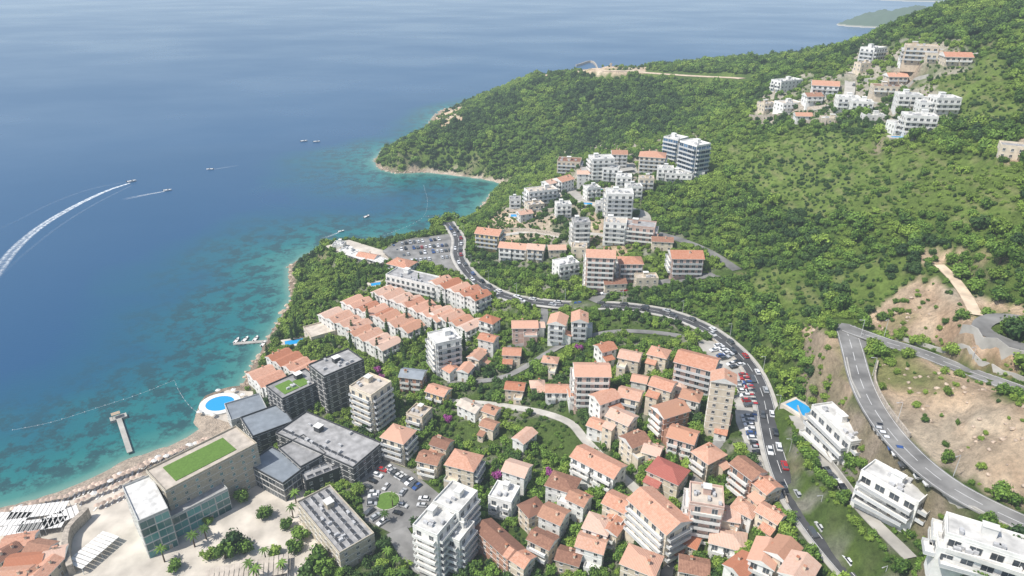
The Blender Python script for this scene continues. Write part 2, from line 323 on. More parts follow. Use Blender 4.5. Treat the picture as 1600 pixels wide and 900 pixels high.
def make_terrain():
    U,V,DEP=proj(GX,GY,Zpre)
    def R(poly): return inpoly(U+(vnoise(GX,GY,14,31)-.5)*22,V+(vnoise(GX,GY,14,32)-.5)*14,poly)
    n1=vnoise(GX,GY,18,11); n2=vnoise(GX,GY,6,12)
    base=np.zeros(GX.shape+(3,))
    scrub=np.array([.085,.140,.030]); lite=np.array([.165,.235,.050]); earth=np.array([.66,.52,.37]); rock=np.array([.36,.28,.21]); pav=np.array([.40,.37,.32]); sand=np.array([.56,.46,.36]); garden=np.array([.10,.155,.038])
    def lerp(c,mask,colr): 
        m=np.clip(mask,0,1)[...,None]; return c*(1-m)+colr*m
    C=lerp(base+scrub,n1*1.3-.3,lite)
    gm=np.zeros(GX.shape)
    for p in grassy: gm=np.maximum(gm,R(p))
    C=lerp(C,gm*.85,lite*(.8+.5*n2[...,None]))
    tl=np.clip(np.sin(Z*1.5+n1*3)*3-1.8,0,1)*gm*.45; C=lerp(C,tl,np.array([.34,.31,.16]))
    tm=R(town)|R(condo)|R(villa)
    C=lerp(C,tm*.9,garden)
    C=lerp(C,tm*(1-gm)*np.clip((n2-.5)*3,0,1)*.8,pav)
    C=lerp(C,R(villa)*.8*np.clip(n1*2-.1,0,1),np.array([.54,.48,.40]))
    C=lerp(C,R([(760,345),(800,300),(880,235),(1100,200),(1120,260),(1010,290),(1000,340),(900,400)])*np.clip(n2*2-.3,0,.85),np.array([.50,.44,.36]))
    bm=np.zeros(GX.shape)
    for p in bare: bm=np.maximum(bm,R(p)*1.)
    bm=bm*np.clip(1.25-np.clip((n1-.66)*5,0,1),0,1)
    C=lerp(C,bm,earth*(.66+.6*n2[...,None])*(1+(np.array([.08,-.03,-.12]))*(n1[...,None]-.4)*2))
    shore=np.clip(1-(SD-1.5-4*n1)/3,0,1)*(SD>-30)
    C=lerp(C,shore,rock*(.7+.6*n2[...,None]))
    gy,gx=np.gradient(Z,ys,xs); sl_=np.hypot(gx,gy)
    C=lerp(C,np.clip((sl_-.8)*1.2,0,.7)*BMK,np.array([.50,.32,.20])*(.8+.5*n2[...,None]))
    C=lerp(C,np.clip((sl_-1.3)*1.5,0,.7)*(SD>0)*(1-BMK),rock*1.15*(.8+.4*n2[...,None]))
    bch=(R([(-900,1000),(-900,700),(100,700),(345,640),(380,662),(210,760),(20,815)]))|(R([(665,262),(800,275),(800,300),(665,285)])&(SD<7))
    C=lerp(C,bch*1.,sand)
    nx,ny=len(xs),len(ys)
    me=bpy.data.meshes.new('terrain')
    co=np.stack([GX,GY,Z],-1).reshape(-1,3)
    iy,ix=np.meshgrid(np.arange(ny-1),np.arange(nx-1),indexing='ij'); a=(iy*nx+ix).ravel()
    fastmesh(me,co,np.stack([a,a+1,a+nx+1,a+nx],-1))
    ca=me.color_attributes.new('ground','FLOAT_COLOR','POINT')
    ca.data.foreach_set('color',np.concatenate([C.reshape(-1,3),np.ones((len(co),1))],1).astype(np.float32).ravel())
    m,nt,b=newmat('terrain_ground'); L=nt.links
    at=N(nt,'ShaderNodeAttribute',attribute_name='ground'); geo=N(nt,'ShaderNodeNewGeometry')
    no=N(nt,'ShaderNodeTexNoise'); no.inputs['Scale'].default_value=.35; no.inputs['Detail'].default_value=10; no.inputs['Roughness'].default_value=.78; L.new(geo.outputs['Position'],no.inputs['Vector'])
    mr=N(nt,'ShaderNodeMapRange'); mr.inputs[1].default_value=.3; mr.inputs[2].default_value=.7; mr.inputs[3].default_value=.5; mr.inputs[4].default_value=1.35; L.new(no.outputs['Fac'],mr.inputs[0])
    hs=N(nt,'ShaderNodeHueSaturation'); L.new(at.outputs['Color'],hs.inputs['Color']); L.new(mr.outputs[0],hs.inputs['Value']); L.new(hs.outputs[0],b.inputs['Base Color'])
    b.inputs['Roughness'].default_value=.95; b.inputs['Specular IOR Level'].default_value=.1
    bp=N(nt,'ShaderNodeBump'); bp.inputs['Strength'].default_value=1; bp.inputs['Distance'].default_value=2.5; L.new(no.outputs['Fac'],bp.inputs['Height']); L.new(bp.outputs[0],b.inputs['Normal'])
    me.materials.append(m)
    obj('terrain',me,kind='structure',label='green coastal hillside with bare orange earth cuts',category='terrain')
def ribbon(c,o0,o1,dz,th=.3,side=None):
    t=np.gradient(c[:,:2],axis=0); t/=np.linalg.norm(t,axis=1)[:,None]+1e-9; nrm=np.stack([-t[:,1],t[:,0]],1)
    mb=MB(); 
    A=np.c_[c[:,:2]+nrm*o0,c[:,2]+dz]; B=np.c_[c[:,:2]+nrm*o1,c[:,2]+dz]
    for i in range(len(c)-1):
        mb.face([A[i],A[i+1],B[i+1],B[i]]) if o0>o1 else mb.face([A[i],B[i],B[i+1],A[i+1]])
        for Q,sg in((A,1),(B,-1)):
            lo0=Q[i].copy();lo1=Q[i+1].copy();lo0[2]-=th;lo1[2]-=th
            mb.face([Q[i],Q[i+1],lo1,lo0])
    return mb
def line(c,o,w,dz,dash=None):
    t=np.gradient(c[:,:2],axis=0); t/=np.linalg.norm(t,axis=1)[:,None]+1e-9; nrm=np.stack([-t[:,1],t[:,0]],1); mb=MB()
    for i in range(len(c)-1):
        if dash and i%dash==0: continue
        a0=np.r_[c[i,:2]+nrm[i]*(o-w),c[i,2]+dz]; a1=np.r_[c[i+1,:2]+nrm[i+1]*(o-w),c[i+1,2]+dz]
        b0=np.r_[c[i,:2]+nrm[i]*(o+w),c[i,2]+dz]; b1=np.r_[c[i+1,:2]+nrm[i+1]*(o+w),c[i+1,2]+dz]
        mb.face([a0,a1,b1,b0])
    return mb
for k,(nm,c,hw,mat) in enumerate(ROADS):
    dz=.22+.017*k
    kb=(mat is M_asph)
    obj(nm,ribbon(c,hw-(1.2 if kb else 0),-hw+(1.2 if kb else 0),dz).mesh(nm,[mat]),kind='structure')
    if nm=='road' and hw>3.5:
        e_=1.5 if kb else .5
        mb=line(c,0,.08,dz+.012,3); m2=line(c,hw-e_,.07,dz+.012); m3=line(c,-hw+e_,.07,dz+.012)
        for q in(m2,m3):
            i=len(mb.v); mb.v+=q.v; mb.f+=[tuple(a+i for a in f) for f in q.f]; mb.m+=q.m
        obj('road_marking',mb.mesh('road_marking',[M_mark]),kind='structure')
    if kb:
        for sgn in(1,-1):
            obj('pavement',ribbon(c,sgn*(hw-1.195),sgn*(hw+.35),dz+.13).mesh('pavement',[M_conc]),kind='structure')
for k,(nm,w,z,mat,dz) in enumerate(PLAZA):
    mb=MB(); mb.face([(x,y,z+dz+.004*k) for x,y in w]); 
    for i in range(len(w)):
        a=w[i];b2=w[(i+1)%len(w)]; mb.face([(a[0],a[1],z+dz+.004*k),(a[0],a[1],z-1),(b2[0],b2[1],z-1),(b2[0],b2[1],z+dz+.004*k)])
    me=mb.mesh(nm,[mat]); o=obj(nm,me,kind='structure')
# ---------------------------------------------------------------- sea
sx=np.concatenate([-np.geomspace(700,60000,26)[::-1],np.arange(-690,420,7.0),np.geomspace(430,60000,26)])
sy=np.concatenate([[-60000,-5000,-600,-100],np.arange(60,1200,7.0),np.geomspace(1210,60000,34)])
SX,SY=np.meshgrid(sx,sy); sd=np.clip(-sdist(SX,SY),-50,3000)
# the seabed shelves faster off the open headland than in the bay
sd=np.where(sd>0,sd*(1+1.3*np.clip((SY-760)/80,0,1)),sd)
nx2=len(sx); iy,ix=np.meshgrid(np.arange(len(sy)-1),np.arange(nx2-1),indexing='ij'); a=(iy*nx2+ix).ravel()
me=bpy.data.meshes.new('sea'); fastmesh(me,np.stack([SX,SY,SX*0],-1).reshape(-1,3),np.stack([a,a+1,a+nx2+1,a+nx2],-1))
fa=me.attributes.new('shore','FLOAT','POINT'); fa.data.foreach_set('value',sd.astype(np.float32).ravel())
m,nt,b=newmat('sea_water'); L=nt.links
at=N(nt,'ShaderNodeAttribute',attribute_name='shore'); geo=N(nt,'ShaderNodeNewGeometry')
nn=N(nt,'ShaderNodeTexNoise'); nn.inputs['Scale'].default_value=.02; nn.inputs['Detail'].default_value=6; L.new(geo.outputs['Position'],nn.inputs['Vector'])
ma=N(nt,'ShaderNodeMath',operation='MULTIPLY_ADD'); ma.inputs[1].default_value=80; ma.inputs[2].default_value=-40; L.new(nn.outputs['Fac'],ma.inputs[0])
sc=N(nt,'ShaderNodeMapRange'); sc.inputs[1].default_value=0; sc.inputs[2].default_value=40; L.new(at.outputs['Fac'],sc.inputs[0])
mb_=N(nt,'ShaderNodeMath',operation='MULTIPLY'); L.new(ma.outputs[0],mb_.inputs[0]); L.new(sc.outputs[0],mb_.inputs[1])
ad=N(nt,'ShaderNodeMath',operation='ADD'); L.new(at.outputs['Fac'],ad.inputs[0]); L.new(mb_.outputs[0],ad.inputs[1])
dv=N(nt,'ShaderNodeMath',operation='DIVIDE',use_clamp=True); dv.inputs[1].default_value=400; L.new(ad.outputs[0],dv.inputs[0])
cr=N(nt,'ShaderNodeValToRGB'); L.new(dv.outputs[0],cr.inputs[0]); e=cr.color_ramp.elements
e[0].position=0; e[0].color=(.15,.27,.22,1); e[1].position=1; e[1].color=(.008,.070,.168,1)
for p_,c_ in((.012,(.05,.20,.175)),(.05,(.010,.145,.148)),(.12,(.005,.105,.138)),(.20,(.004,.078,.140)),(.32,(.004,.062,.152))):
    q=e.new(p_); q.color=(*c_,1)
sg=N(nt,'ShaderNodeTexNoise'); sg.inputs['Scale'].default_value=.085; sg.inputs['Detail'].default_value=10; sg.inputs['Roughness'].default_value=.75; L.new(geo.outputs['Position'],sg.inputs['Vector'])
sm=N(nt,'ShaderNodeMapRange'); sm.inputs[1].default_value=.47; sm.inputs[2].default_value=.55; L.new(sg.outputs['Fac'],sm.inputs[0])
band=N(nt,'ShaderNodeValToRGB'); L.new(dv.outputs[0],band.inputs[0]); be=band.color_ramp.elements; be[0].position=.005; be[0].color=(0,0,0,1); be[1].position=.24; be[1].color=(0,0,0,1)
for p_,g_ in((.025,.8),(.13,.72)):
    q=be.new(p_); q.color=(g_,g_,g_,1)
mu=N(nt,'ShaderNodeMath',operation='MULTIPLY'); L.new(sm.outputs[0],mu.inputs[0]); L.new(band.outputs[0],mu.inputs[1])
mx=N(nt,'ShaderNodeMix',data_type='RGBA'); L.new(mu.outputs[0],mx.inputs[0]); L.new(cr.outputs[0],mx.inputs[6]); mx.inputs[7].default_value=(.014,.046,.056,1)
st2=N(nt,'ShaderNodeTexNoise'); st2.inputs['Scale'].default_value=.003; st2.inputs['Detail'].default_value=5; mp=N(nt,'ShaderNodeMapping'); mp.inputs['Scale'].default_value=(1,1.5,1); mp.inputs['Rotation'].default_value=(0,0,.5)
L.new(geo.outputs['Position'],mp.inputs[0]); L.new(mp.outputs[0],st2.inputs['Vector'])
rr=N(nt,'ShaderNodeMapRange'); rr.inputs[1].default_value=.35; rr.inputs[2].default_value=.65; rr.inputs[3].default_value=.24; rr.inputs[4].default_value=.38; L.new(st2.outputs['Fac'],rr.inputs[0]); L.new(rr.outputs[0],b.inputs['Roughness'])
L.new(mx.outputs[2],b.inputs['Base Color']); b.inputs['IOR'].default_value=1.38
w1=N(nt,'ShaderNodeTexNoise'); w1.inputs['Scale'].default_value=.4; w1.inputs['Detail'].default_value=5; mp2=N(nt,'ShaderNodeMapping'); mp2.inputs['Scale'].default_value=(1,1.8,1); mp2.inputs['Rotation'].default_value=(0,0,-.5); L.new(geo.outputs['Position'],mp2.inputs[0]); L.new(mp2.outputs[0],w1.inputs['Vector'])
bp=N(nt,'ShaderNodeBump'); bp.inputs['Strength'].default_value=.16; bp.inputs['Distance'].default_value=.35; L.new(w1.outputs['Fac'],bp.inputs['Height']); L.new(bp.outputs[0],b.inputs['Normal'])
me.materials.append(m); obj('sea',me,kind='structure',label='blue sea turning turquoise over shallow seabed',category='sea')
def islet(u0,u1,v,h,name):
    cx,cy=atz((u0+u1)/2,v,0); x0,_=atz(u0,v,0); x1,_=atz(u1,v,0); L_=abs(x1-x0)/2
    gx,gy=np.meshgrid(np.linspace(-1.1,1.1,60),np.linspace(-1.1,1.1,26)); r=np.sqrt(gx**2+gy**2)
    hh=h*np.clip(1-r**2,-.2,1)**1*(.6+.8*vnoise(gx*100,gy*100,28,3))+ (vnoise(gx*100,gy*100,7,9)-.5)*h*.3; hh[r>1]=-3
    co=np.stack([gx*L_+cx,gy*L_*.5+cy+L_*.5,hh],-1).reshape(-1,3); iy,ix=np.meshgrid(np.arange(25),np.arange(59),indexing='ij'); a=(iy*60+ix).ravel()
    me=bpy.data.meshes.new(name); fastmesh(me,co,np.stack([a,a+1,a+61,a+60],-1)); 
    m,nt,b=newmat('islet_ground'); g=N(nt,'ShaderNodeNewGeometry'); sp=N(nt,'ShaderNodeSeparateXYZ'); nt.links.new(g.outputs['Position'],sp.inputs[0]); cr=N(nt,'ShaderNodeValToRGB')
    mr=N(nt,'ShaderNodeMapRange'); mr.inputs[2].default_value=12; nt.links.new(sp.outputs['Z'],mr.inputs[0]); nt.links.new(mr.outputs[0],cr.inputs[0])
    cr.color_ramp.elements[0].color=(.42,.38,.33,1); cr.color_ramp.elements[1].color=(.04,.075,.03,1); cr.color_ramp.elements[1].position=.45; nt.links.new(cr.outputs[0],b.inputs['Base Color']); b.inputs['Roughness'].default_value=.95
    me.materials.append(m); obj(name,me,kind='structure')
islet(1335,1560,45,44,'hill'); islet(1400,1700,4,40,'hill')
# ---------------------------------------------------------------- buildings
win_cache={}
def winmesh(w,h,gl=None):
    k=(round(w,1),round(h,1),gl)
    if k in win_cache: return win_cache[k]
    mb=MB(); t=.09; w2=w/2
    mb.face([(-w2,-.03,0),(w2,-.03,0),(w2,-.03,h),(-w2,-.03,h)],1)
    mb.box(-w2,-w2+t,-.08,.0,0,h);mb.box(w2-t,w2,-.08,.0,0,h);mb.box(-w2+t,w2-t,-.08,0,0,t);mb.box(-w2+t,w2-t,-.08,0,h-t,h)
    if w>1: mb.box(-.04,.04,-.07,0,t,h-t)
    mb.box(-w2-.1,w2+.1,-.16,0,-.1,-.002)
    me=mb.mesh('window',[M_frame,{'g':M_glassG,'b':M_glassB}.get(gl,M_glass)]); win_cache[k]=me; return me
bal_cache={}
def balmesh(w,d,kind):
    k=(round(w,1),round(d,1),kind)
    if k in bal_cache: return bal_cache[k]
    mb=MB(); w2=w/2; mb.box(-w2,w2,-d,0,-.18,0,0)
    t=.08; mi=0 if kind=='solid' else 1
    mb.box(-w2,w2,-d,-d+t,.05,1.0,mi);mb.box(-w2,-w2+t,-d+t,0,.05,1.0,mi);mb.box(w2-t,w2,-d+t,0,.05,1.0,mi)
    me=mb.mesh('balcony',[M_trim,M_rail]); bal_cache[k]=me; return me
FOOT=[]
words={1:'single-storey',2:'two-storey',3:'three-storey',4:'four-storey',5:'five-storey',6:'six-storey',7:'seven-storey',8:'eight-storey',9:'nine-storey'}
M_chim=WALL['C'][1]
def building(x,y,w,d,rot,fl,roof='gable',wall='W',rc='O',bal=False,name='house',label=None,cat=None,bay=3.0,fh=3.0,zb=None,group=None,green=False,skyl=0,gl=None,tall_glass=False,base=5.0,extra=True,pad=True,bd=1.5,annex=False):
    z=hz(x,y) if zb is None else zb
    if pad: padrect(x,y,w,d,math.radians(rot),z)
    h=fl*fh
    if label is None:
        rl=ROOF[rc][0]
        label=f"{words.get(fl,'tall')} {WALL[wall][0]} {cat or 'house'} with "+(f"{rl} tiled {roof} roof" if roof!='flat' else f"flat {rl} roof")
        if bal: label+=' and balconies'
    root=obj(name,None,(x,y,z),math.radians(rot),label=label,category=cat or 'house')
    if group: root['group']=group
    W2,D2=w/2,d/2; mb=MB(); mat=WALL[wall][1]
    mb.box(-W2,W2,-D2,D2,-base,h,0)
    rise=min(D2*.42,2.6)
    if roof=='gable':
        for sx_ in(-W2,W2):
            mb.face([(sx_,-D2,h),(sx_,D2,h),(sx_,0,h+rise)])
    if roof=='flat':
        for q in((-W2,W2,-D2,-D2+.25),(-W2,W2,D2-.25,D2),(-W2,-W2+.25,-D2+.25,D2-.25),(W2-.25,W2,-D2+.25,D2-.25)): mb.box(*q,h+.001,h+.9,0)
    for f in range(1,fl+(0 if roof!='flat' else 1)):
        if fl>2: mb.box(-W2-.06,W2+.06,-D2-.06,D2+.06,f*fh-.16,f*fh-.02,1)
    obj('wall',mb.mesh('wall',[mat,M_trim]),parent=root)
    rm=MB(); o=.5
    if roof=='gable' or roof=='hip':
        x0=-W2-o; x1=W2+o; y0=-D2-o;y1=D2+o; zE=h-o*rise/D2
        ridge=(W2+o) if roof=='gable' else max(W2-D2,0.01)
        zr=h+rise+.0; T=.22
        a=[(x0,y0,zE),(x1,y0,zE),(x1,y1,zE),(x0,y1,zE)]; b_=[(p[0],p[1],p[2]+T) for p in a]
        r0=(-ridge,0,zr+T); r1=(ridge,0,zr+T)
        rm.face([b_[0],b_[1],r1,r0]); rm.face([b_[2],b_[3],r0,r1])
        if roof=='hip': rm.face([b_[1],b_[2],r1]); rm.face([b_[3],b_[0],r0])
        else:
            rm.face([b_[1],b_[2],r1],1); rm.face([b_[3],b_[0],r0],1)
        for i in range(4):
            j=(i+1)%4; rm.face([a[i],a[j],b_[j],b_[i]],1)
        if roof=='hip': rm.face([a[3],a[2],a[1],a[0]],1)
        rf=obj('roof',rm.mesh('roof',[ROOF[rc][1],M_trim]),parent=root)
        if extra and random.random()<.8:
            for _ in range(random.randint(1,2)):
                cm=MB(); cm.box(-.35,.35,-.35,.35,-.9,1.3,0); cm.box(-.45,.45,-.45,.45,1.302,1.42,1)
                obj('chimney',cm.mesh('chimney',[M_chim,ROOF['O'][1]]),(random.uniform(-.6,.6)*W2,random.choice((-1,1))*D2*.35,h+rise*.7),parent=rf)
    else:
        rm.box(-W2+.26,W2-.26,-D2+.26,D2-.26,h+.003,h+.15,0)
        rf=obj('roof',rm.mesh('roof',[ROOF[rc][1]]),parent=root)
        if green:
            gmh=MB()
            if green=='one': gmh.box(-W2*.72,W2*.6,-D2*.66,D2*.66,h+.155,h+.4,0)
            else: gmh.box(-W2*.72,W2*.0,-D2*.62,D2*.62,h+.155,h+.4,0); gmh.box(W2*.05,W2*.55,-D2*.62,D2*.3,h+.155,h+.4,0)
            obj('roof_garden',gmh.mesh('roof_garden',[M_grass]),parent=root)
        if extra:
            hm=MB(); hw_,hd=min(3.2,w*.22),min(2.8,d*.25); hm.box(-hw_/2,hw_/2,-hd/2,hd/2,0,2.5,0); hm.box(-hw_/2-.2,hw_/2+.2,-hd/2-.2,hd/2+.2,2.502,2.65,1)
            obj('stair_hut',hm.mesh('stair_hut',[mat,M_trim]),(random.uniform(-.5,.5)*W2,random.uniform(.1,.5)*D2,h+.16),parent=root)
            um=MB(); um.box(-.8,.8,-.45,.45,.15,1.1,0); um.frustum(0,0,1.102,1.2,.35,.35,10,0); um.box(-.7,.7,-.4,.4,0,.148,0)
            ume=um.mesh('air_conditioner',[M_unit])
            for _ in range(random.randint(3,6) if w<24 else 10):
                obj('air_conditioner',ume,(random.uniform(-.8,.8)*W2,random.uniform(-.75,-.1)*D2 if random.random()<.6 else random.uniform(-.8,.8)*D2,h+.16),random.choice((0,1.57)),parent=root)
        if skyl:
            sm_=MB(); sm_.box(-1.3,1.3,-.55,.55,0,.5,1); sm_.face([(-1.25,-.5,.505),(1.25,-.5,.505),(1.25,.5,.8),(-1.25,.5,.8)],0)
            sme=sm_.mesh('skylight',[M_solar,M_unit]); nx_=int(w/3.6); ny_=skyl
            for i in range(nx_):
                for j in range(ny_):
                    obj('skylight',sme,(-W2+2.6+i*(w-5.2)/max(nx_-1,1),(-.66+1.32*j/max(ny_-1,1))*D2,h+.16),parent=root)
    if annex:
        aw,adp=w*random.uniform(.4,.6),random.uniform(2.6,3.6); ah=max(1,fl-random.choice((1,1,2)))*fh-.25; sg=-1; ax=random.choice((-1,1))*(w-aw)/2*.9
        am=MB(); y0=-D2-adp; am.box(ax-aw/2,ax+aw/2,y0,-D2-.07,-base,ah,0)
        if random.random()<.55:
            am.face([(ax-aw/2-.3,y0-.4,ah+.06),(ax+aw/2+.3,y0-.4,ah+.06),(ax+aw/2+.3,-D2-.08,ah+1.0),(ax-aw/2-.3,-D2-.08,ah+1.0)],1)
            am.face([(ax-aw/2,y0,ah),(ax-aw/2,-D2-.08,ah),(ax-aw/2,-D2-.08,ah+.96)],0); am.face([(ax+aw/2,y0,ah),(ax+aw/2,-D2-.08,ah),(ax+aw/2,-D2-.08,ah+.96)],0)
        else:
            am.box(ax-aw/2,ax+aw/2,y0,y0+.15,ah+.001,ah+.9,2); am.box(ax-aw/2,ax-aw/2+.15,y0+.15,-D2-.08,ah+.001,ah+.9,2); am.box(ax+aw/2-.15,ax+aw/2,y0+.15,-D2-.08,ah+.001,ah+.9,2)
        an_=obj('annex',am.mesh('annex',[mat,ROOF[rc][1],M_trim]),parent=root)
        for f in range(int((ah+.3)/fh)):
            obj('window',winmesh(1.2,1.35,None),(ax,y0-.002,f*fh+.95),0,parent=an_)
    th=math.radians(rot); cnt=0
    maxw=96
    sides=[]
    for k in range(4):
        ph=k*math.pi/2-math.pi/2; nxw,nyw=math.cos(ph+th),math.sin(ph+th)
        tc=(-x*nxw-y*nyw)/math.hypot(x,y)
        if tc<-.12: continue
        sides.append((k,ph,tc))
    sides.sort(key=lambda s:-s[2])
    for si,(k,ph,tc) in enumerate(sides):
        half=D2 if k%2==0 else W2; length=w if k%2==0 else d
        nb=max(1,int((length-.6)/bay)); dirx,diry=math.cos(ph),math.sin(ph); tx,ty=-diry,dirx
        balside= bal and (si==0 or (bal==2 and si==1)) and not (annex and k==0)
        if balside:
            segs=[(0,length-1.2)] if length<9 or bal==2 else [(-length/4,length/2-1.2),(length/4,length/2-1.2)]
            for f in range(1 if fl>1 else 0,fl):
                for sc_,sw in segs:
                    obj('balcony',balmesh(sw,bd,'solid' if (int(x))%2 else 'rail'),(dirx*(half+.065)+tx*sc_,diry*(half+.065)+ty*sc_,f*fh+.01),ph+math.pi/2,parent=root)
        for f in range(fl):
            for i in range(nb):
                if cnt>=maxw: break
                s_=(i+.5)*length/nb-length/2
                if tall_glass: ww,wh,zz=length/nb-.2,fh-.35,f*fh+.1
                elif balside and f>0: ww,wh,zz=1.9 if bd<2 else 2.8,2.2,f*fh+.06
                elif f==0 and i==nb//2 and si==0:
                    continue
                else: ww,wh,zz=1.2,1.35,f*fh+.95
                obj('window',winmesh(ww,wh,gl),(dirx*(half+.002)+tx*s_,diry*(half+.002)+ty*s_,zz),ph+math.pi/2,parent=root); cnt+=1
        if si==0:
            i=nb//2; s_=(i+.5)*length/nb-length/2
            obj('door',DOOR,(dirx*(half+.002)+tx*s_,diry*(half+.002)+ty*s_,.02),ph+math.pi/2,parent=root)
    FOOT.append((x,y,w/2+.8,d/2+.8,th)); return root,z,h
dm=MB(); dm.box(-.5,.5,-.06,0,0,2.1,0); dm.box(-.62,-.502,-.1,0,0,2.22,1); dm.box(.502,.62,-.1,0,0,2.22,1); dm.box(-.5,.5,-.1,0,2.102,2.22,1); DOOR=dm.mesh('door',[M_wood,M_trim])
def B(u,v,w,d,rot,fl,roof='gable',wall='W',rc='O',bal=False,**k):
    h=fl*k.get('fh',3.0)+(1.0 if roof!='flat' else .2)
    x,y,z=hit(u,v,h); return building(x,y,w,d,rot,fl,roof,wall,rc,bal,**k)
def BL(u1,v1,u2,v2,d,fl,roof='flat',wall='W',rc='X',bal=False,**k):
    h=fl*k.get('fh',3.0)+.2; x,y,z=hit((u1+u2)/2,(v1+v2)/2,h); zb=z
    p=atz(u1,v1,zb+h); q=atz(u2,v2,zb+h); w=math.hypot(q[0]-p[0],q[1]-p[1]); rot=math.degrees(math.atan2(q[1]-p[1],q[0]-p[0]))
    return building((p[0]+q[0])/2,(p[1]+q[1])/2,w,d,rot,fl,roof,wall,rc,bal,zb=zb,**k)
rows=[((516,487),(560,507),4,2),((550,467),(600,488),5,2),((598,452),(642,470),4,2),((645,470),(690,492),4,2),((562,514),(606,536),4,2),((606,492),(642,508),3,2),((690,485),(736,506),4,2),((688,436),(748,459),5,3),((436,553),(478,574),4,2),((408,580),(436,602),3,2)]
for (a,b2,nn_,fl) in rows:
    # one row stands on a line in the terrain; neighbours share party walls
    A_=hit(a[0],a[1],fl*3+1); B_=hit(b2[0],b2[1],fl*3+1); an_=math.degrees(math.atan2(B_[1]-A_[1],B_[0]-A_[0])); L_r=math.hypot(B_[0]-A_[0],B_[1]-A_[1])/(nn_-1)
    rc_=random.choice('OSO')
    for i in range(nn_):
        t=i/(nn_-1); x=A_[0]+(B_[0]-A_[0])*t; y=A_[1]+(B_[1]-A_[1])*t; zb_=A_[2]+(B_[2]-A_[2])*t+(i%2)*.35
        building(x,y,11.5+(i%2)*1.2,L_r-1.08,an_+90,fl,'gable','W',rc_,True,zb=zb_,group='white terraced villas with orange roofs',label='white terraced villa with orange gable roof and balcony',cat='villa',pad=False)
